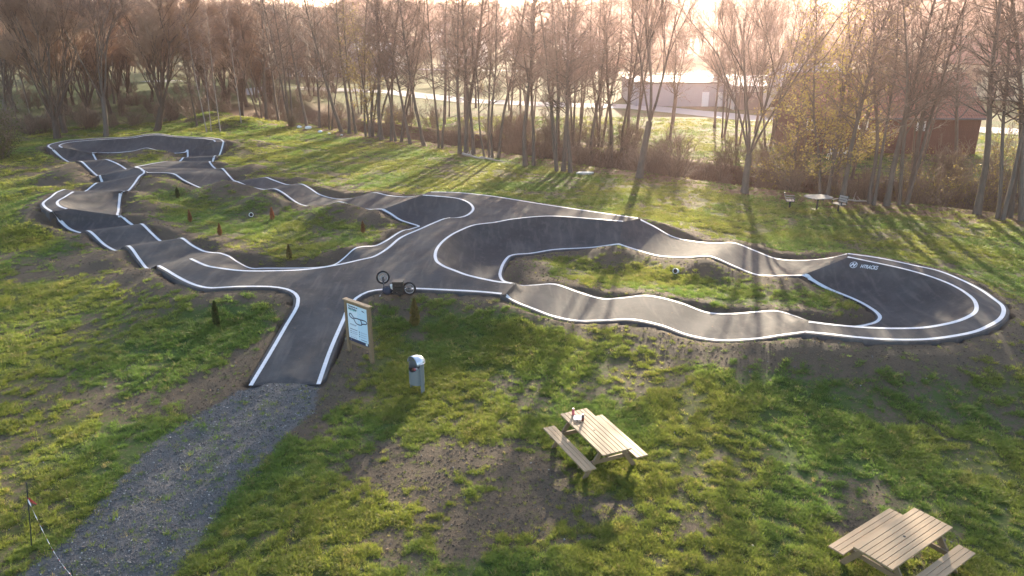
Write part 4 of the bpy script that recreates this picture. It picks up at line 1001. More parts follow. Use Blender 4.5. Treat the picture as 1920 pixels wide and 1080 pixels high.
n = len(pts); s = np.random.uniform(.7, 1.15, n); rot = np.zeros((n, 3)); rot[:, 2] = np.random.uniform(0, 6.28, n)
fw = gn_instances('far_woodland', pts, np.stack([s, s, s], 1), rot, np.random.randint(0, 3, n), [joined(*PR['willow0']), joined(*PR['willow2']), joined(*PR['fork0'])])
tag(fw, 'brown bare woodland covering the hills beyond the town', kind='stuff')
# ------------------------------------------------------------------ things on the meadow
def wood_mat(name, a, b, dark):
    m, t, p = newmat(name); co = obj_co(t); mp = t.nodes.new('ShaderNodeMapping'); mp.inputs['Scale'].default_value = (.6, 14, 14); t.links.new(co, mp.inputs[0])
    oi = t.nodes.new('ShaderNodeObjectInfo'); ad = t.nodes.new('ShaderNodeVectorMath'); ad.operation = 'ADD'; cmb = t.nodes.new('ShaderNodeCombineXYZ'); t.links.new(math_(t, 'MULTIPLY', oi.outputs['Random'], 40.), cmb.inputs[1])
    t.links.new(mp.outputs[0], ad.inputs[0]); t.links.new(cmb.outputs[0], ad.inputs[1])
    f = noise_(t, 1.6, 5, .65, ad.outputs[0]); f2 = noise_(t, 2.2, 3, .5, co)
    c = mixc(t, f, a, b); c = mixc(t, math_(t, 'MULTIPLY', oi.outputs['Random'], .7), c, tuple(x * .62 for x in b)); c = mixc(t, ramp(t, f2, .66, .8, 0, .55), c, dark)
    t.links.new(c, p.inputs['Base Color']); p.inputs['Roughness'].default_value = .6; p.inputs['Specular IOR Level'].default_value = .3; bump(t, p, f, .35, .004); return m
m_pine = wood_mat('table_wood', (.26, .165, .085), (.50, .355, .215), (.15, .10, .065)); m_post = wood_mat('post_wood', (.17, .115, .065), (.30, .21, .125), (.10, .07, .045))
m_dark = simple('dark_hole', (.02, .02, .02), .9)
def frame2d(p0, p1):
    d = Vector((p1[0] - p0[0], p1[1] - p0[1], 0)); return math.atan2(d.y, d.x)
def picnic(cx, cy, ang, lab):
    """long axis along local x; seven top planks, three planks on each bench"""
    z0 = min(gz(cx + a * math.cos(ang) - b * math.sin(ang), cy + a * math.sin(ang) + b * math.cos(ang)) for a in (-.8, .8) for b in (-.6, .6))
    r_ = empty('picnic_table', (cx, cy, z0 - .01), ang, label=lab, cat='picnic table', group='wooden picnic tables in the foreground'); L, Wt = 2.12, .77; pw = Wt / 7
    p0 = MB().box((0, 0, 0), (L, pw - .009, .035)).build('plank', m_pine, r_, bevel=.004); first = True
    bp = None
    for k in range(7):
        o = p0 if k == 0 else p0.copy()
        if k: COL.objects.link(o)
        o.location = (rnd.uniform(-.004, .004), -Wt / 2 + pw * (k + .5), .745 + rnd.uniform(-.002, .002))
        if k == 3: MB().prism([(.028 * math.cos(a), .028 * math.sin(a)) for a in np.linspace(0, 6.283, 15)[:-1]], .0181, .0192).build('umbrella_hole', m_dark, o)
    for s in (-1, 1):
        for k in range(3):
            o = p0.copy(); COL.objects.link(o); o.location = (rnd.uniform(-.004, .004), s * (.70 + .107 * (k - 1)), .452)
    for e in (-1, 1):
        x = e * (L / 2 - .32)
        for s in (-1, 1): MB().beam((x + e * .03, s * .22, .725), (x + e * .03, s * .72, .0), .11, .045, up=(1, 0, 0)).build('leg', m_post, r_, bevel=.004)
        MB().box((x - e * .02, 0, .70), (.045, .70, .09)).build('top_batten', m_post, r_, bevel=.004)
        MB().box((x - e * .02, 0, .385), (.045, 1.66, .10)).build('seat_beam', m_post, r_, bevel=.004)
        MB().beam((x - e * .05, 0, .40), (x - e * .62, 0, .72), .045, .07).build('brace', m_post, r_)
    return r_
T1 = np.array([at(x, y, .765)[:2] for x, y in ((1051, 773), (1100, 762), (1184, 837), (1131, 850))]); c = T1.mean(0); a = frame2d((T1[0] + T1[1]) / 2, (T1[2] + T1[3]) / 2)
for _ in range(2):
    zt = gz(c[0], c[1]); T1 = np.array([at(x, y, .765 + zt)[:2] for x, y in ((1051, 773), (1100, 762), (1184, 837), (1131, 850))]); c = T1.mean(0)
t1 = picnic(c[0], c[1], a, 'wooden picnic table with two drink cans on it, beside the bare soil patch')
q2 = ((1599.7, 1023.6), (1714.8, 951.5), (1787.4, 985.9), (1675, 1065.7))
zt = gz(*at(1690, 1080)[:2]); T2 = np.array([at(x, y, .765 + zt)[:2] for x, y in q2]); c2 = T2.mean(0); a2 = frame2d((T2[0] + T2[3]) / 2, (T2[1] + T2[2]) / 2)
t2 = picnic(c2[0], c2[1], a2, 'empty wooden picnic table cut by the bottom edge of the photo at the right')
# cans, paper and a pen-like stick on the first table
TZ = t1.location.z + .7635
m_pink = simple('pink_can', (.55, .13, .16), .35, metal=.2, var=.15); m_red = simple('brown_red_can', (.22, .07, .045), .35, metal=.2, var=.2); m_alu = simple('aluminium', (.6, .6, .62), .3, metal=.9, var=.05); m_paper = simple('paper', (.82, .80, .80), .7, var=.05)
def can(px, py, m1, m2, lab, h=.185):
    q = at(px, py, TZ); r_ = empty('drink_can', (q[0], q[1], TZ), 0, label=lab, cat='can', group='drink cans on the picnic table')
    n = 18; MB().tube([(0, 0, .0), (0, 0, .008), (0, 0, h - .02), (0, 0, h - .008)], [.027, .033, .033, .027], n).build('body', m1, r_, smooth=True); MB().tube([(0, 0, h - .009), (0, 0, h)], [.027, .026], n).build('lid', m_alu, r_)
    MB().tube([(0, 0, h * .55), (0, 0, h * .86)], .0335, n, cap=False).build('band', m2, r_)
    return r_
can(1074.7, 778, m_pink, m_pink, 'pink can nearer the end of the picnic table'); can(1092.6, 789, m_red, m_slate, 'dark topped reddish can nearer the middle of the picnic table')
pb = bmesh.new(); bmesh.ops.create_grid(pb, x_segments=8, y_segments=8, size=.13)
for v in pb.verts: v.co.z = .012 + .03 * abs(noise.noise(v.co * 14)) ; v.co.x *= .8 + .3 * noise.noise(v.co * 5 + Vector((3, 1, 0)))
me = bpy.data.meshes.new('crumpled_paper'); pb.to_mesh(me); pb.free(); pp = link('crumpled_paper', me, m_paper, None, True); q = at(1084, 784, TZ); pp.location = (q[0], q[1], TZ); tag(pp, 'white crumpled paper lying between the two cans', 'paper')
q = at(1083, 794, TZ); pn = MB().beam((-.10, 0, .011), (.09, .03, .011), .022, .016).build('folding_knife', m_dark, None, bevel=.003); pn.location = (q[0], q[1], TZ); tag(pn, 'small dark slim object lying at the edge of the table top', 'small object'); pn.name = 'small_object'

# ---- information board
fl_ = at_g(656, 657); fr_ = at_g(698, 680); d = (fr_ - fl_); Wb = d.xy.length; ang = math.atan2(d.y, d.x)
zb = min(fl_.z, fr_.z); board = empty('information_board', ((fl_.x + fr_.x) / 2, (fl_.y + fr_.y) / 2, zb), ang, label='wooden framed information board with a track map beside the entry lane', cat='information board')
def z_at(px, py, p0):
    Y = p0[1]; return at_y(px, py, Y)[2]
ztop = (z_at(647, 563, fl_) + z_at(694, 574, fr_)) / 2 - zb; zlo = (z_at(653, 641, fl_) + z_at(697, 652, fr_)) / 2 - zb
for s in (-1, 1): MB().box((s * Wb / 2, 0, ztop / 2 - .1), (.105, .105, ztop + .18)).build('post', m_post, board, bevel=.006)
MB().box((0, 0, ztop + .015), (Wb + .16, .15, .035)).build('cap_rail', m_pine, board, bevel=.004); MB().box((0, -.005, ztop - .045), (Wb - .11, .085, .082)).build('top_rail', m_post, board); MB().box((0, 0, zlo), (Wb - .11, .07, .10)).build('bottom_rail', m_post, board)
m_print = simple('panel_print', (.70, .80, .86), .35, var=.03); m_navy = simple('navy_print', (.025, .035, .075), .5); m_teal = simple('teal_print', (.06, .50, .45), .5); m_lt = simple('light_blue_print', (.55, .72, .82), .4, var=.03); m_grey = simple('grey_print', (.28, .33, .42), .5)
pw_, ph_ = Wb - .12, ztop - .09 - zlo - .05; pz0 = zlo + .05
pan = MB().box((0, -.01, pz0 + ph_ / 2), (pw_, .03, ph_)).build('panel', m_print, board)
def U(u): return -pw_ / 2 + u * pw_
def V_(v): return pz0 + ph_ * (1 - v)
def pbox(name, u0, v0, u1, v1, mat, y=-.0275):
    return MB().box(((U(u0) + U(u1)) / 2, y, (V_(v0) + V_(v1)) / 2), (abs(U(u1) - U(u0)), .003, abs(V_(v1) - V_(v0)))).build(name, mat, pan)
pbox('tinted_half', .50, .0, 1, .92, m_lt, -.026); pbox('footer_strip', 0, .92, 1, 1, m_navy)
def text(body, size, loc, mat, parent, rot=(math.pi / 2, 0, 0), name='lettering', bold=0., align='LEFT', shear=0., ext=.0008, sx=1.):
    cu = bpy.data.curves.new(name, 'FONT'); cu.body = body; cu.size = size; cu.align_x = align; cu.extrude = ext; cu.offset = bold; cu.shear = shear; cu.resolution_u = 3
    o = bpy.data.objects.new(name, cu); COL.objects.link(o); bpy.context.view_layer.update()
    dg = bpy.context.evaluated_depsgraph_get(); me = bpy.data.meshes.new_from_object(o.evaluated_get(dg)); bpy.data.objects.remove(o); bpy.data.curves.remove(cu)
    me.materials.clear(); o = link(name, me, mat, parent); o.location = loc; o.rotation_euler = rot; o.scale = (sx, 1, 1); return o
text('Pumptrack de\nSaint-Paulien', .078, (U(.07), -.031, V_(.075)), m_navy, pan, bold=.0022)
for k in range(5): MB().tube([(U(.11 + k * .075), -.029, V_(.155)), (U(.11 + k * .075), -.032, V_(.155))], .021, 10).build('round_mark', m_teal, pan)
lg = MB(); lg.add([(U(.72), -.030, V_(.075)), (U(.80), -.030, V_(.08)), (U(.90), -.030, V_(.115)), (U(.76), -.030, V_(.105))], [(0, 3, 2, 1)]); lg.build('logo', m_navy, pan)
mp_ = [(.10, .30), (.12, .26), (.18, .255), (.25, .30), (.34, .345), (.45, .335), (.62, .335), (.80, .325), (.92, .335), (.96, .365), (.92, .40), (.84, .415), (.74, .435), (.66, .475), (.52, .485), (.42, .47), (.35, .42), (.31, .375), (.22, .365), (.13, .34), (.10, .30)]
sm = spline([(U(a), -.030, V_(b)) for a, b in mp_], step=.02)[0]
def flat_ribbon(name, P3, w, mat):
    v = []; P3 = np.asarray(P3)
    for i in range(len(P3)):
        t_ = P3[min(i + 1, len(P3) - 1)] - P3[max(i - 1, 0)]; n_ = np.array([-t_[2], 0, t_[0]]); n_ = n_ / (np.linalg.norm(n_) + 1e-9) * w / 2; v += [P3[i] - n_, P3[i] + n_]
    return link(name, mesh(name, v, [(i * 2, i * 2 + 2, i * 2 + 3, i * 2 + 1) for i in range(len(P3) - 1)]), mat, pan)
flat_ribbon('track_map', sm, .034, m_navy); flat_ribbon('track_map', spline([(U(.66), -.0305, V_(.335)), (U(.69), -.0305, V_(.40)), (U(.71), -.0305, V_(.45))], step=.02)[0], .045, m_navy)
for (u0, v0, u1, h, mt) in ((.10,.53,.42,.012,m_navy),(.10,.56,.40,.006,m_grey),(.08,.66,.46,.014,m_navy),(.18,.715,.46,.006,m_grey),(.18,.73,.44,.006,m_grey),(.18,.765,.47,.006,m_grey),(.18,.78,.42,.006,m_grey),(.08,.825,.40,.004,m_grey),(.62,.67,.93,.006,m_grey),(.62,.685,.90,.006,m_grey),(.62,.73,.93,.006,m_grey),(.62,.745,.88,.006,m_grey),(.62,.79,.93,.006,m_grey),(.62,.805,.85,.006,m_grey),(.62,.865,.92,.012,m_navy),(.60,.19,.70,.004,m_grey)):
    pbox('text_line', u0, v0, u1, v0 + h, mt, -.0285)
for (u, v) in ((.12, .722), (.12, .772), (.555, .68), (.555, .735), (.555, .795)): MB().tube([(U(u), -.028, V_(v)), (U(u), -.0315, V_(v))], .019, 10).build('icon', m_navy, pan)
for k in range(4): pbox('small_emblem', .10 + k * .085, .87, .15 + k * .085, .89, m_grey)
pbox('footer_mark', .84, .925, .93, .985, m_print, -.0295); MB().tube([(U(.10), -.029, V_(.96)), (U(.10), -.0315, V_(.96))], .02, 10).build('footer_emblem', m_grey, pan)

# ---- litter bin
m_bin = simple('bin_paint', (.17, .19, .20), .45, var=.08); m_hood = simple('hood_paint', (.55, .60, .66), .25, metal=.55, var=.05); m_bag = simple('bin_liner', (.02, .02, .023), .35)
bl_ = at_g(772.5, 727); br_ = at_g(793, 738); d = br_ - bl_; Wn = d.xy.length; ang = math.atan2(d.y, d.x); hb = (z_at(770, 673, bl_) + z_at(794, 681, br_)) / 2 - min(bl_.z, br_.z)
lb = empty('litter_bin', ((bl_.x + br_.x) / 2, (bl_.y + br_.y) / 2, min(bl_.z, br_.z) - .02), ang, label='grey metal litter bin with a shiny rounded hood on the grass', cat='litter bin')
for s in (-1, 1): MB().box((s * Wn / 2, 0, hb / 2), (.035, .115, hb)).build('post', m_bin, lb, bevel=.004); MB().box((s * (Wn / 2 + .0), 0, hb + .008), (.06, .13, .012)).build('post_cap', m_hood, lb)
rb = Wn / 2 - .025; bot = hb * .30; top_ = hb * .94; n = 28; body = MB(); rim = []
for k in range(n + 1):
    a = 6.2832 * k / n; fz = top_ - (.20 * max(0, -math.sin(a)) ** 1.3)        # front scooped lower
    body.v += [(rb * math.cos(a), rb * .85 * math.sin(a), bot), (rb * math.cos(a), rb * .85 * math.sin(a), fz)]
for k in range(n): body.f.append((k * 2, k * 2 + 2, k * 2 + 3, k * 2 + 1))
body.f.append(tuple(k * 2 for k in range(n))[::-1]); body.build('body', m_bin, lb, smooth=False)
lin = MB().tube([(0, 0, top_ - .26), (0, 0, top_ - .20)], [rb * .8, rb * .82], 16); lin.build('liner', m_bag, lb)
for k in range(5): MB().box((rnd.uniform(-.1, .1), rnd.uniform(-.12, .02), top_ - .17 + rnd.uniform(0, .04)), (.07, .05, .04), rz=rnd.uniform(0, 3)).build('rubbish', rnd.choice([m_paper, m_red, m_pink]), lb)
hd = MB(); m_ = 14
for i in range(m_ + 1):
    a = math.pi * i / m_                       # arch over the bin, flat along its depth, closed behind
    for j in range(7):
        f = j / 6; sc = 1 - .35 * max(0, f - .6) / .4
        hd.v.append((rb * .98 * math.cos(a) * sc, -rb * .55 + rb * 1.4 * f, hb * .955 + math.sin(a) * rb * .95 * sc))
for i in range(m_):
    for j in range(6): k = i * 7 + j; hd.f.append((k, k + 7, k + 8, k + 1))
ho = hd.build('hood', m_hood, lb, smooth=True); sm_ = ho.modifiers.new('thickness', 'SOLIDIFY'); sm_.thickness = .006

# ---- bicycle, wheels up on the kerb of the plaza
m_tyre = simple('tyre', (.018, .018, .019), .85); m_frame = simple('bike_frame', (.03, .035, .045), .4, metal=.3); m_crate = simple('crate_plastic', (.022, .022, .02), .6); m_bag2 = simple('pannier_cloth', (.025, .035, .06), .8); m_rim = simple('rim_metal', (.35, .36, .38), .35, metal=.8)
gB_ = at_g(766, 553.5); YB = gB_[1]
def B(px, py, dy=0.): q = at_y(px, py, YB + dy); return Vector(q)
bike = empty('bicycle', (B(742, 550).x, YB, gz(B(742, 550).x, YB)), 0, label='black bicycle with a crate, turned over on the kerb at the plaza edge', cat='bicycle')
org = bike.location.copy()
def L_(v): return v - org
fc = L_(B(718.1, 520, .25)); rc_ = L_(B(767.4, 541, 0)); Rw = (B(731.2, 520) - B(705.2, 520)).length / 2 - .03
def wheel(c, ax):
    w_ = MB().ring(c, ax, Rw, .032, 36, 8).build('wheel', m_tyre, bike, smooth=True); MB().ring(c, ax, Rw - .045, .014, 36, 6).build('rim', m_rim, w_, smooth=True)
    ax = Vector(ax).normalized(); u = ax.orthogonal().normalized(); v = ax.cross(u); MB().tube([c - ax * .045, c + ax * .045], .024, 10).build('hub', m_frame, w_); MB().tube([c - ax * .04, c - ax * .044], .07, 16).build('brake_disc', m_rim, w_)
    sp = MB()
    for k in range(28): a = 6.2832 * k / 28; sp.tube([c + ax * (.03 * (-1) ** k), c + (u * math.cos(a) + v * math.sin(a)) * (Rw - .045)], .0022, 3, cap=False)
    o = sp.build('spokes', m_rim, w_); return w_
ax_f = Vector((.22, -1, .12)); ax_r = Vector((-.1, -1, .05)); wheel(fc, ax_f); wheel(rc_, ax_r)
hd_ = L_(B(719.6, 538, .05)); crown = L_(B(719.3, 531.5, .15))
fk = MB()
for s in (-.055, .055): fk.tube([fc + Vector((s * .3, s, 0)), crown + Vector((0, s, -.0))], .017, 8)
fk.tube([crown + Vector((0, -.06, 0)), crown + Vector((0, .06, 0))], .018, 8).tube([crown, hd_], .022, 8); fk.build('fork', m_frame, bike)
bb = L_(B(744, 546, .0)); st_ = L_(B(742, 533, 0)); sd_l = L_(B(735, 550, 0))
fr = MB().tube([hd_, L_(B(733.7, 536.7))], .02, 8).tube([L_(B(733.7, 536.7)), st_], .02, 8).tube([hd_ + Vector((0, 0, -.05)), bb], .024, 8).tube([st_, bb], .02, 8).tube([st_, rc_ + Vector((0, .05, 0))], .013, 6).tube([bb, rc_ + Vector((0, .05, 0))], .014, 6).tube([st_, rc_ + Vector((0, -.05, 0))], .013, 6); fr.build('frame', m_frame, bike)
hbL = L_(B(711.5, 556, -.25)); hbR = L_(B(722, 552, .3)); hm = L_(B(716, 549, .0)); MB().tube([hd_, hm], .017, 8).build('stem', m_frame, bike); MB().tube([hbL, hm, hbR], .013, 8).build('handlebar', m_frame, bike)
MB().tube([hbL, hbL.lerp(hm, .35)], .018, 8).build('grip', m_rim, bike); MB().tube([hbR, hbR.lerp(hm, .35)], .018, 8).build('grip', m_tyre, bike)
MB().tube([bb + Vector((0, -.08, 0)), bb + Vector((0, -.07, 0))], .085, 20).build('chainring', m_frame, bike); MB().tube([bb + Vector((0, -.09, 0)), bb + Vector((.10, -.10, -.10))], .011, 6).build('crank', m_rim, bike); MB().box(bb + Vector((.12, -.15, -.11)), (.09, .09, .02)).build('pedal', m_tyre, bike)
c0 = L_(B(747, 538.5, -.02)); cr = MB(); cw, chh, cd = (B(756.5, 538) - B(737.5, 538)).length, .46, .34
for i in range(5):
    z_ = -chh / 2 + chh * (i + .5) / 5; h_ = chh / 5 - .022
    cr.box(c0 + Vector((0, -cd / 2, z_)), (cw, .012, h_)).box(c0 + Vector((0, cd / 2, z_)), (cw, .012, h_)).box(c0 + Vector((-cw / 2, 0, z_)), (.012, cd - .02, h_)).box(c0 + Vector((cw / 2, 0, z_)), (.012, cd - .02, h_))
for sx in (-1, 0, 1):
    for sy in (-1, 1): cr.box(c0 + Vector((sx * (cw / 2 - .02), sy * (cd / 2 - .012), 0)), (.03, .015, chh + .01))
cr.box(c0, (cw - .02, cd - .03, .015)); cr.build('crate', m_crate, bike); MB().box(c0 + Vector((0, 0, chh * .5 + .01)), (cw + .03, cd + .03, .025)).build('crate_rim', m_crate, bike)
bag = bmesh.new(); bmesh.ops.create_uvsphere(bag, u_segments=18, v_segments=12, radius=.17)
for v in bag.verts: v.co = Vector((v.co.x * 1.05, v.co.y * .55, v.co.z * .85)) * (1 + .08 * noise.noise(v.co * 9)); v.co += L_(B(726.5, 545.5, -.05))
me = bpy.data.meshes.new('bag'); bag.to_mesh(me); bag.free(); link('handlebar_bag', me, m_bag2, bike, True)
MB().tube([L_(B(733.5, 533.5, -.08)), L_(B(735, 540.5, -.08))], [.045, .05], 10).build('bottle', m_white, bike, smooth=True)
MB().box(sd_l, (.24, .12, .05)).build('saddle', m_tyre, bike, bevel=.012); MB().tube([sd_l, st_], .013, 6).build('seat_post', m_rim, bike)

# ---- little conifers
def thuja(seed, H, Rr, n=520):
    r_ = random.Random(seed); v = []; q = []
    for k in range(n):
        f = r_.random() ** .8; z = H * (.04 + .96 * f); rad = Rr * (1 - f ** 2.2) * (.55 + .45 * min(1, f * 5)) * r_.uniform(.45, 1.08); a = r_.uniform(0, 6.283); c = Vector((rad * math.cos(a), rad * math.sin(a), z)); L = H * r_.uniform(.05, .10); w = L * .38
        up = Vector((math.cos(a) * .35, math.sin(a) * .35, 1)).normalized(); si = up.cross(Vector((r_.gauss(0, 1), r_.gauss(0, 1), .2))).normalized() * w; b = len(v); v += [tuple(c - up * L * .5), tuple(c + si), tuple(c + up * L), tuple(c - si)]; q.append((b, b + 1, b + 2, b + 3))
    return npmesh('conifer_foliage', v, q)
m_thg = leaf_mat('conifer_green', (.030, .050, .018), (.075, .10, .03), .25); m_thb = leaf_mat('conifer_brown', (.15, .075, .035), (.27, .14, .06), .3); m_tho = leaf_mat('conifer_olive', (.09, .09, .03), (.20, .15, .05), .3); m_thr = leaf_mat('conifer_red', (.20, .075, .04), (.33, .14, .075), .3)
for i, (px, py, top_y, w, mt, lab) in enumerate(((407, 609, 566, 15, m_thg, 'small dark green conifer on the grass left of the entry lane'), (778, 607, 562, 21, m_tho, 'bushy olive conifer on the grass behind the information board'), (334, 373, 351, 8, m_thg, 'small dark conifer on the slope near the far crossing'), (357, 417, 394, 8, m_thb, 'withered brown conifer, left one in the large grass island'),
        (413, 442, 419, 9, m_thb, 'orange brown withered conifer in the middle of the large grass island'), (511, 413, 390, 9, m_thr, 'reddish withered conifer at the foot of the grassy mound'), (543, 486, 459, 12, m_tho, 'half withered conifer nearest the plaza in the large grass island'), (681, 438, 415, 8, m_thb, 'withered conifer in the shade at the right of the large grass island'))):
    q = at_g(px, py); H = at_y(px, top_y, q.y)[2] - q.z; Rr = w / 2 / FPX * q.y
    r_ = empty('small_conifer', q, rnd.uniform(0, 6), label=lab, cat='conifer', group='small planted conifers'); th = thuja(200 + i, H, Rr); link('foliage', th, mt, r_); MB().tube([(0, 0, -.1), (0, 0, H * .8)], [.018, .006], 6).build('trunk', m_willow, r_)
# ---- drain pipe ends in the grass islands
for (px, py, rz, lab) in ((471.5, 402, .5, 'white drain pipe end sticking out of the large left grass island'), (1267.5, 509, -.4, 'white drain pipe end sticking out of the right grass island')):
    q = at_g(px, py + 3); r_ = empty('drain_pipe', q + Vector((0, 0, .06)), rz, label=lab, cat='pipe', group='white drain pipe ends'); d = Vector((-.25, -1, .28)).normalized(); s = .85
    MB().tube([Vector((0, .25, -.08)), Vector((0, 0, .03)) , d * .12 * s + Vector((0, 0, .03))], .13 * s, 20, cap=False).build('pipe', m_white, r_, smooth=True); MB().ring(d * .12 * s + Vector((0, 0, .03)), d, .125 * s, .014, 24, 6).build('rim', m_white, r_); MB().tube([d * .04 * s + Vector((0, 0, .03)), d * .05 * s + Vector((0, 0, .03))], .12 * s, 20).build('opening', m_dark, r_)
# ---- table with separate seats beside the creek
m_slat = simple('weathered_slat', (.30, .27, .24), .8, var=.2, scale=9); m_iron = simple('dark_iron', (.03, .045, .045), .5, metal=.3)
q = at_g(1531, 394); H = .78; r_ = empty('slatted_table', q, R(8), label='octagonal slatted table with a metal stand by the creek', cat='table'); rt = 24.5 / FPX * q.y
nn = 9; pwt = 2 * rt * .80 / nn
for k in range(nn):
    y = -rt * .80 + pwt * (k + .5); hl = min(rt, rt * 1.42 - abs(y) * 1.05) if abs(y) > rt * .4 else rt
    MB().box((0, y, H), (2 * hl * (1 - .0), pwt - .012, .035)).build('slat', m_slat, r_)
MB().box((0, 0, H - .05), (.12, 1.5 * rt, .05)).build('batten', m_iron, r_); MB().tube([(0, 0, -.1), (0, 0, H - .05)], .05, 10).build('post', m_iron, r_); MB().box((0, 0, .02), (.5, .5, .03)).build('foot', m_iron, r_)
MB().tube([(-rt * .9, 0, H - .10), (rt * .3, 0, H - .10)], .02, 8).build('rail', m_iron, r_)
def seat(px, py, rz, lab):
    q = at_g(px, py); r_ = empty('park_seat', q, rz, label=lab, cat='seat', group='seats beside the octagonal table')
    for k in range(3): MB().box((0, -.16 + .16 * k, .46), (.62, .12, .03)).build('seat_slat', m_slat, r_)
    for k in range(3): MB().box((0, .28 + .035 * k, .58 + .13 * k), (.62, .025, .10), M=Matrix.Rotation(R(-14), 3, 'X')).build('back_slat', m_slat, r_)
    for s in (-1, 1):
        MB().beam((s * .29, -.22, .43), (s * .29, .24, .43), .03, .03).build('side_rail', m_iron, r_); MB().beam((s * .29, .23, .42), (s * .29, .38, .95), .03, .03).build('back_post', m_iron, r_); MB().beam((s * .32, -.22, .66), (s * .32, .30, .68), .045, .03).build('armrest', m_slat, r_); MB().beam((s * .32, -.20, .43), (s * .32, -.20, .66), .03, .03).build('arm_post', m_iron, r_)
    MB().tube([(0, 0, -.1), (0, 0, .44)], .05, 8).build('post', m_iron, r_); MB().box((0, 0, .425), (.5, .3, .02)).build('plate', m_iron, r_)
    return r_
seat(1480, 390, R(75), 'park seat with a sunlit backrest left of the octagonal table'); seat(1571, 397, R(-62), 'park seat with pale slats right of the octagonal table')
# ---- pale slab, fallen branches, stones, and white blocks in place of water glints along the creek
m_stone = simple('pale_stone', (.55, .52, .48), .8, var=.12, scale=3); m_wood2 = simple('bleached_wood', (.42, .36, .30), .8, var=.25, scale=6)
q = at_g(1096, 326); s_ = MB().prism([(-.62, -.12), (-.2, -.3), (.45, -.26), (.68, .02), (.3, .26), (-.4, .2)], 0, .13).build('stone_slab', m_stone, None, bevel=.02); s_.location = q; tag(s_, 'pale flat slab lying on the grass edge above the creek', 'stone')
def branch(px0, py0, px1, py1, r, lab, grp, lift=.08):
    a = at_g(px0, py0); b = at_g(px1, py1); pts = [a.lerp(b, t_) + Vector((rnd.gauss(0, .06), rnd.gauss(0, .1), lift + rnd.uniform(0, .06))) for t_ in np.linspace(0, 1, 7)]; mb = MB().tube(pts, [r * (1 - .6 * i / 6) for i in range(7)], 7)
    for k in range(3): p_ = pts[1 + k]; mb.tube([p_, p_ + Vector((rnd.uniform(-.5, .5), rnd.uniform(-.4, .4), rnd.uniform(.1, .5)))], [r * .4, r * .15], 5)
    o = mb.build('fallen_branch', m_wood2, None, True); tag(o, lab, 'branch', grp)
gB2 = 'fallen branches on the creek bank'
for (a, b, c_, d_, r, lab) in ((868, 291, 905, 300, .12, 'pale fallen log on the bank below the dense tree row'), (900, 298, 945, 306, .09, 'second pale fallen log, right of the first on the bank'), (1655, 376, 1735, 384, .05, 'long bleached branch lying in the brushwood below the barn'), (1668, 384, 1748, 380, .045, 'crossed bleached branch in the brushwood below the barn'), (1690, 341, 1716, 347, .05, 'short pale branch on the dark bank right of the leaning alders'), (1590, 378, 1640, 382, .05, 'pale branch lying behind the right park seat')):
    branch(a, b, c_, d_, r, lab, gB2)
for i, (px, py, r, lab) in enumerate(((561, 240, .45, 'leftmost white block in place of a water glint at the creek under the trees'), (579, 242, .6, 'largest white block in place of a water glint at the creek under the trees'), (600, 249, .42, 'white block in place of a water glint, right of the largest one at the creek'), (617, 251, .22, 'small white block in place of a water glint, second last at the creek'), (641, 254, .2, 'smallest white block in place of a water glint at the right end of the row by the creek'), (1137, 299, .28, 'white stone on the dark creek bank left of the lone forked tree'), (1178, 312, .25, 'pale stone on the bank beside the lone forked tree'))):
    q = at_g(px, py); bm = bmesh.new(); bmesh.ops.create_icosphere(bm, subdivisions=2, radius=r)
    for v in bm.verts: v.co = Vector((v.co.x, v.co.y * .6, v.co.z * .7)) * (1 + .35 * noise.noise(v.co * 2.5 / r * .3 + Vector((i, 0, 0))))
    me = bpy.data.meshes.new('stone'); bm.to_mesh(me); bm.free(); o = link('stone', me, m_white if i < 5 else m_stone, None, False); o.scale = (.62, .62, .5); o.location = q + Vector((0, 0, r * .25)); tag(o, lab, 'stone', 'bright stones along the creek')  # the first five are white blocks imitating glints on the creek water
# ---- stake and barrier tape at the bottom left
m_tape_w = simple('tape_white', (.75, .73, .72), .5, var=.05); m_tape_r = simple('tape_red', (.55, .10, .08), .5)
s0 = at_g(57, 1026); s1 = at_g(150, 1130); hs_ = at_y(50, 905, s0.y)[2] - s0.z
st = MB().tube([(0, 0, -.2), (at_y(50, 905, s0.y)[0] - s0.x, 0, hs_)], .011, 7).build('stake', m_iron, None); st.location = s0; tag(st, 'thin dark rusty stake standing in the grass at the bottom left', 'stake', 'stakes of the barrier tape')
hs2 = .75; st2 = MB().tube([(0, 0, -.2), (-.02, 0, hs2)], .011, 7).build('stake', m_iron, None); st2.location = s1; tag(st2, 'second thin stake of the barrier tape, just below the photo', 'stake', 'stakes of the barrier tape')
A_ = Vector(at_y(51.5, 935, s0.y)); Bq = Vector((s1.x, s1.y, s1.z + .55)); tp = MB(); tpr = MB(); n = 44; prev = None
for i in range(n + 1):
    f = i / n; p_ = A_.lerp(Bq, f) + Vector((0, 0, -.32 * math.sin(math.pi * f))); tw = f * 26 + .6; u = Vector((math.sin(tw) * .3, 0, math.cos(tw))).normalized() * (.011 if 2 < i < n - 2 else .022)
    if prev is not None:
        (tpr if (i % 6) == 4 else tp).add([prev[0] - prev[1], prev[0] + prev[1], p_ + u, p_ - u], [(0, 1, 2, 3)])
    prev = (p_, u)
tr_ = empty('barrier_tape', A_, 0, label='red and white barrier tape hanging from the thin stake', cat='barrier tape')
for mb, mt, nm in ((tp, m_tape_w, 'white_band'), (tpr, m_tape_r, 'red_band')): mb.v = [tuple(Vector(v) - A_) for v in mb.v]; mb.build(nm, mt, tr_)
kn = MB()
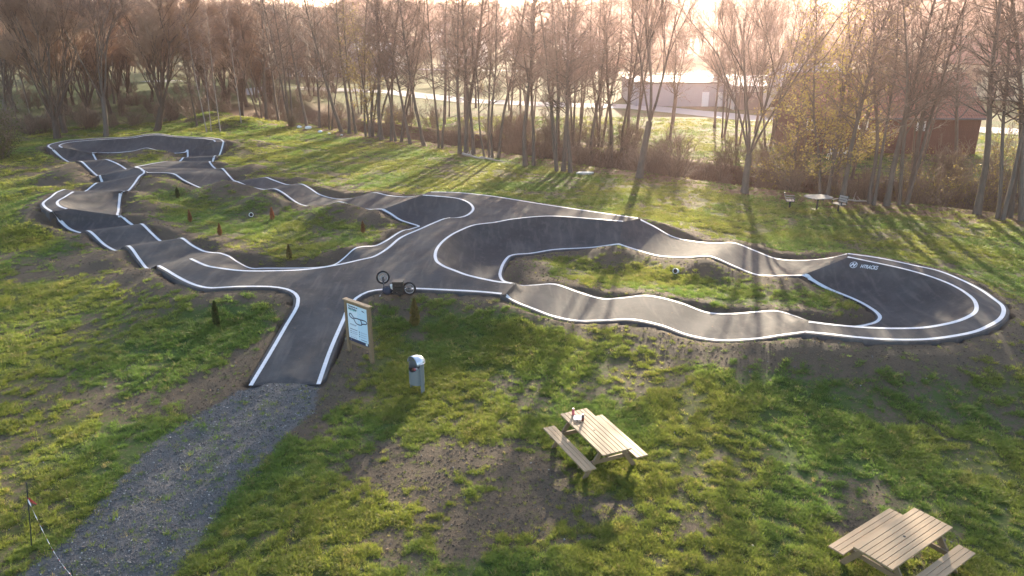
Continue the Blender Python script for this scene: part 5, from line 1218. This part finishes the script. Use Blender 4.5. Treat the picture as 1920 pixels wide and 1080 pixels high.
for k in range(5): a = Vector((rnd.uniform(-.02, .06), 0, rnd.uniform(-.03, .03))); b = a + Vector((rnd.uniform(.03, .12), rnd.uniform(-.05, .05), rnd.uniform(-.16, -.02))); kn.add([a + Vector((0, 0, .02)), a - Vector((0, 0, .02)), b - Vector((.015, 0, .01)), b + Vector((.015, 0, .01))], [(0, 1, 2, 3)])
kn.build('knot', m_tape_r, tr_)
# ---- lettering and emblem painted on the right berm
m_mark = m_line
U0, V0 = gR.shape[:2]
lip2 = gR[:, 0]; 
def pix(p):
    x, y, z = p; dz = z - CAM_H; dd = y * cP - dz * sP; u = y * sP + dz * cP; return 960 + FPX * x / dd, 540 - FPX * u / dd
def berm_point(px, py):
    d = Vector(ray(px, py)); h = TB.ray_cast(Vector((0, 0, CAM_H)), d.normalized(), 200); return h
h0 = berm_point(1600.5, 496.5); h1 = berm_point(1644, 505.5); up_ = berm_point(1622, 493)
ex = (h1[0] - h0[0]).normalized(); nz = ((h0[1] + h1[1]) / 2); nz = nz if nz.z > 0 else -nz; nz = nz.normalized(); ey = nz.cross(ex).normalized()
def drape(o):
    """lays a flat mark on the curved asphalt along the surface normal"""
    M = o.matrix_world.copy()
    for v in o.data.vertices:
        w = M @ v.co; h = TB.ray_cast(w + nz * .6, -nz, 1.4)
        if h[0] is not None: v.co = M.inverted() @ (h[0] + nz * .009)
def place(o, org_): o.matrix_world = Matrix((ex.to_4d(), ey.to_4d(), nz.to_4d(), (0, 0, 0, 1))).transposed(); 
def mark_obj(me, name, org_):
    M = Matrix.Identity(4)
    for i in range(3): M[i][0] = ex[i]; M[i][1] = ey[i]; M[i][2] = nz[i]; M[i][3] = org_[i]
    bm = bmesh.new(); bm.from_mesh(me); bmesh.ops.subdivide_edges(bm, edges=[e for e in bm.edges if e.calc_length() > .12], cuts=2, use_grid_fill=False); bm.to_mesh(me); bm.free()
    for v in me.vertices:
        w = M @ v.co; h = TB.ray_cast(w + nz * .8, -nz, 1.8); v.co = (h[0] + nz * .009) if h[0] is not None else w
    o = link(name, me, m_mark, track); return o
Ltot = (h1[0] - h0[0]).length; rr = Ltot * .155
rg = MB(); n = 40
for k in range(n): a = 6.2832 * k / n; rg.v += [(rr * math.cos(a), rr * 1.25 * math.sin(a), 0), (rr * .86 * math.cos(a), rr * 1.25 * .86 * math.sin(a), 0)]
for k in range(n): j = (k + 1) % n; rg.f.append((k * 2, j * 2, j * 2 + 1, k * 2 + 1))
e_org = h0[0]; mark_obj(mesh('emblem_ring', rg.v, rg.f), 'emblem_ring', e_org)
hh = MB()
def par(x, y, w, h_, sk=.25): hh.add([(x - w / 2 - sk * h_ / 2, y - h_ / 2, 0), (x + w / 2 - sk * h_ / 2, y - h_ / 2, 0), (x + w / 2 + sk * h_ / 2, y + h_ / 2, 0), (x - w / 2 + sk * h_ / 2, y + h_ / 2, 0)], [(0, 1, 2, 3)])
par(-rr * .36, 0, rr * .32, rr * 1.45); par(rr * .36, 0, rr * .32, rr * 1.45); par(0, 0, rr * .45, rr * .34)
mark_obj(mesh('emblem_letter', hh.v, hh.f), 'emblem_letter', e_org)
tx = text('HTRACKS', rr * 1.35, (0, 0, 0), m_mark, None, rot=(0, 0, 0), bold=.004, shear=.25, ext=0.); me = tx.data.copy(); 
wx_ = max(v.co.x for v in me.vertices) - min(v.co.x for v in me.vertices); bpy.data.objects.remove(tx)
h2 = berm_point(1612.5, 502.0); h3 = berm_point(1645, 506); want = (h3[0] - h2[0]).length
for v in me.vertices: v.co.x *= want / wx_; v.co.y *= 1.3
ex = (h3[0] - h2[0]).normalized(); ey = nz.cross(ex).normalized()
mark_obj(me, 'lettering', h2[0])
# ------------------------------------------------------------------ grass, gravel, leaves: stuff nobody could count
m_grass, t, p = newmat('grass_blades'); co = geo_pos(t); oi = t.nodes.new('ShaderNodeObjectInfo')
g1 = noise_(t, .16, 3, .5, co); g2 = noise_(t, 1.1, 4, .6, co)
ca = mixc(t, oi.outputs['Random'], (.125, .155, .032), (.21, .22, .060)); cb = mixc(t, oi.outputs['Random'], (.078, .130, .032), (.135, .195, .055))
c = mixc(t, ramp(t, g1, .42, .60), ca, cb); c = mixc(t, ramp(t, g2, .58, .78, 0, .75), c, (.20, .17, .065)); c = mixc(t, ramp(t, oi.outputs['Random'], .90, .97, 0, .8), c, (.26, .21, .10))
t.links.new(c, p.inputs['Base Color']); p.inputs['Roughness'].default_value = .55; p.inputs['Specular IOR Level'].default_value = .3
tl = t.nodes.new('ShaderNodeBsdfTranslucent'); hs = t.nodes.new('ShaderNodeHueSaturation'); hs.inputs['Value'].default_value = 2.1; hs.inputs['Saturation'].default_value = 1.1; t.links.new(c, hs.inputs['Color']); t.links.new(hs.outputs[0], tl.inputs[0])
mx = t.nodes.new('ShaderNodeMixShader'); mx.inputs[0].default_value = .5; t.links.new(p.outputs[0], mx.inputs[1]); t.links.new(tl.outputs[0], mx.inputs[2]); t.links.new(mx.outputs[0], t.nodes['Material Output'].inputs[0])
def tuft(seed, n, h, sp, w, lean=.55):
    r_ = random.Random(seed); v = []; q = []; tr = []
    for k in range(n):
        a = r_.uniform(0, 6.283); d = sp * r_.random() ** .6; c = Vector((d * math.cos(a), d * math.sin(a), -.01)); L = h * r_.uniform(.5, 1.15); b = r_.uniform(0, 6.283)
        o = Vector((math.cos(b), math.sin(b), 0)) * w / 2; l = Vector((math.cos(a + r_.gauss(0, .8)), math.sin(a + r_.gauss(0, .8)), 0)) * lean * r_.uniform(.3, 1.3)
        m = c + (l * .35 + Vector((0, 0, .62))) * L; e = c + (l * 1.0 + Vector((0, 0, .95))) * L; i = len(v)
        v += [tuple(c - o), tuple(c + o), tuple(m + o * .8), tuple(m - o * .8), tuple(e)]; q.append((i, i + 1, i + 2, i + 3)); tr.append((i + 3, i + 2, i + 4))
    me = npmesh('grass_tuft', v, q, tr); me.materials.append(m_grass); return me
tufts = [tuft(1, 22, .095, .07, .009, .8), tuft(2, 26, .075, .09, .009, 1.), tuft(3, 16, .12, .05, .010, .7), tuft(4, 30, .06, .11, .009, 1.1)]
rs = np.random.RandomState(5)
def polar(n, r0, r1, amax=41):
    r_ = r0 * (r1 / r0) ** rs.rand(n); a = np.radians((rs.rand(n) * 2 - 1) * amax); return r_ * np.sin(a), r_ * np.cos(a), r_
def keepers(x, y, prob): k = rs.rand(len(x)) < prob; return k
N_ = 540000; x, y, r_ = polar(N_, 9.5, 92)
cv = interp(cover, x, y); nr = interp(NEAR, x, y); li = interp(litter, x, y); gr_ = interp(gravel, x, y)
fine = vnoise(x, y, 1.3, 61, 3); fine2 = vnoise(x, y, 5., 63, 2)
pr_ = sstep(.42, .64, cv + .85 * (fine - .5) + 1.15 * (fine2 - .5)) ** 1.2; pr_ = pr_ * (1 - sstep(.35, .65, gr_ + .5 * (fine2 - .5))) * (1 - .75 * li) + .03
pr_ = np.where(nr < .30, 0, pr_); sd3, ss3 = seg_dist(x, y, TREELINE); pr_ = np.where(sd3 * ss3 > 4, pr_ * .5, pr_)
k = rs.rand(N_) < pr_; x, y, r_, cv, fine = x[k], y[k], r_[k], cv[k], fine[k]; z = interp(GZ, x, y) - .004
size = (.50 + r_ / 28.) * (.65 + .55 * rs.rand(len(x))) * (.6 + .7 * np.clip(cv + fine - .6, 0, 1)); hz_ = np.clip(.8 + .02 * (26 - r_) * 0, .6, 1)
rot = np.stack([rs.randn(len(x)) * .1, rs.randn(len(x)) * .1, rs.rand(len(x)) * 6.283], 1)
go_ = gn_instances('grass', np.stack([x, y, z], 1), np.stack([size, size, size * (.82 - np.clip((r_ - 12) / 110, 0, .4))], 1), rot, rs.randint(0, 4, len(x)), tufts)
tag(go_, 'short patchy winter grass on the meadow around the track', kind='stuff')
# gravel
m_peb, t, p = newmat('gravel_stone'); oi = t.nodes.new('ShaderNodeObjectInfo'); c = mixc(t, oi.outputs['Random'], (.050, .048, .048), (.18, .172, .165)); c = mixc(t, ramp(t, oi.outputs['Random'], .93, .98), c, (.36, .35, .33)); t.links.new(c, p.inputs['Base Color']); p.inputs['Roughness'].default_value = .7
def pebble(seed):
    bm = bmesh.new(); bmesh.ops.create_icosphere(bm, subdivisions=1, radius=1)
    for v in bm.verts: v.co = Vector((v.co.x * 1.1, v.co.y * .8, v.co.z * .6)) * (1 + .35 * noise.noise(v.co * 1.3 + Vector((seed * 5, 0, 0))))
    me = bpy.data.meshes.new('pebble'); bm.to_mesh(me); bm.free(); me.materials.append(m_peb); return me
N_ = 400000; x, y, r_ = polar(N_, 9.5, 24, 44); gr_ = interp(gravel, x, y); nr = interp(NEAR, x, y); f2 = vnoise(x, y, 5., 63, 2)
k = (rs.rand(N_) < sstep(.38, .72, gr_ + .8 * (f2 - .5)) * .8 + .012) & (nr > .3); x, y, r_ = x[k], y[k], r_[k]; sz = (.008 + .017 * rs.rand(len(x)) ** 3.5) * (.75 + r_ / 45)
big = rs.rand(len(x)) < .008; sz = np.where(big, sz * 2.1, sz)
gv = gn_instances('gravel', np.stack([x, y, interp(GZ, x, y) + sz * .25], 1), np.stack([sz] * 3, 1), rs.rand(len(x), 3) * 6.28, rs.randint(0, 3, len(x)), [pebble(i) for i in range(3)])
tag(gv, 'dark blue grey gravel of the path leading to the entry lane', kind='stuff')
# dead leaves and crumbs of soil on the meadow and the asphalt
m_dead = leaf_mat('dead_leaf', (.14, .075, .035), (.24, .15, .08), .2)
lf = mesh('leaf', [(-1, 0, 0), (-.2, -.55, .12), (1, 0, .05), (.1, .55, .15)], [(0, 1, 2, 3)]); lf.materials.append(m_dead)
clod = pebble(9); clod.materials.clear(); clod.materials.append(simple('soil_clod', (.075, .055, .040), .95, var=.4, scale=20, co='pos'))
N_ = 260000; x, y, r_ = polar(N_, 9.5, 95); cv = interp(cover, x, y); nr = interp(NEAR, x, y); li = interp(litter, x, y); gr_ = interp(gravel, x, y)
isl = rs.rand(N_) < .35 + .5 * li; pr_ = np.where(isl, .06 + .75 * li, .65 * (1 - sstep(.25, .6, cv)) + .03); k = (rs.rand(N_) < pr_) & (nr > .28) & (gr_ < .6)
x, y, r_, isl = x[k], y[k], r_[k], isl[k]; sz = np.where(isl, .018 + .022 * rs.rand(len(x)), .006 + .018 * rs.rand(len(x)) ** 3) * (.7 + r_ / 35)
z = interp(GZ, x, y) + .008; X_ = list(x); Y_ = list(y); Z_ = list(z); S_ = list(sz); I_ = list(np.where(isl, 1, 0))
for k in range(900):
    xx = rnd.uniform(-30, 17); yy = rnd.uniform(20, 62); zt = on_track(xx, yy)
    if zt is not None: X_.append(xx); Y_.append(yy); Z_.append(zt + .006); S_.append(rnd.uniform(.012, .035)); I_.append(1)
# GN collections are read in name order: kind_00 clod, kind_01 leaf
dl = gn_instances('leaf_litter', np.stack([X_, Y_, Z_], 1), np.stack([S_] * 3, 1), np.stack([rs.randn(len(X_)) * .25, rs.randn(len(X_)) * .25, rs.rand(len(X_)) * 6.28], 1), np.array(I_), [clod, lf])
tag(dl, 'brown dead leaves and crumbs of soil strewn over the ground', kind='stuff')
# creek water
wv_, wf = [], []; pl = TREELINE[2:]; n_ = 0
m_water, t, p = newmat('creek_water'); p.inputs['Base Color'].default_value = (.02, .022, .018, 1); p.inputs['Roughness'].default_value = .08; bump(t, p, noise_(t, 1.5, 4, .6, geo_pos(t)), .25, .05)
for k in range(81):
    f = k / 80.; 
    for off in (2.0, 6.4): X1, Y1 = along(min(f, .999), off); wv_.append((X1, Y1, -1.22))
wf = [(i * 2, i * 2 + 1, i * 2 + 3, i * 2 + 2) for i in range(80)]
wo2 = link('water', mesh('water', wv_, wf), m_water); wo2['kind'] = 'structure'
# ------------------------------------------------------------------ the air
hzm = bpy.data.materials.new('haze_air'); hzm.use_nodes = True; t = hzm.node_tree; t.nodes.clear(); pvn = t.nodes.new('ShaderNodeVolumePrincipled'); mo = t.nodes.new('ShaderNodeOutputMaterial'); t.links.new(pvn.outputs[0], mo.inputs['Volume'])
pvn.inputs['Color'].default_value = (1, .73, .72, 1); pvn.inputs['Density'].default_value = .00048; pvn.inputs['Anisotropy'].default_value = .84
hb_ = MB().box((0, 2550, 44), (10400, 7000, 112)).build('haze', hzm); tag(hb_, 'thin warm haze over the valley', kind='stuff')
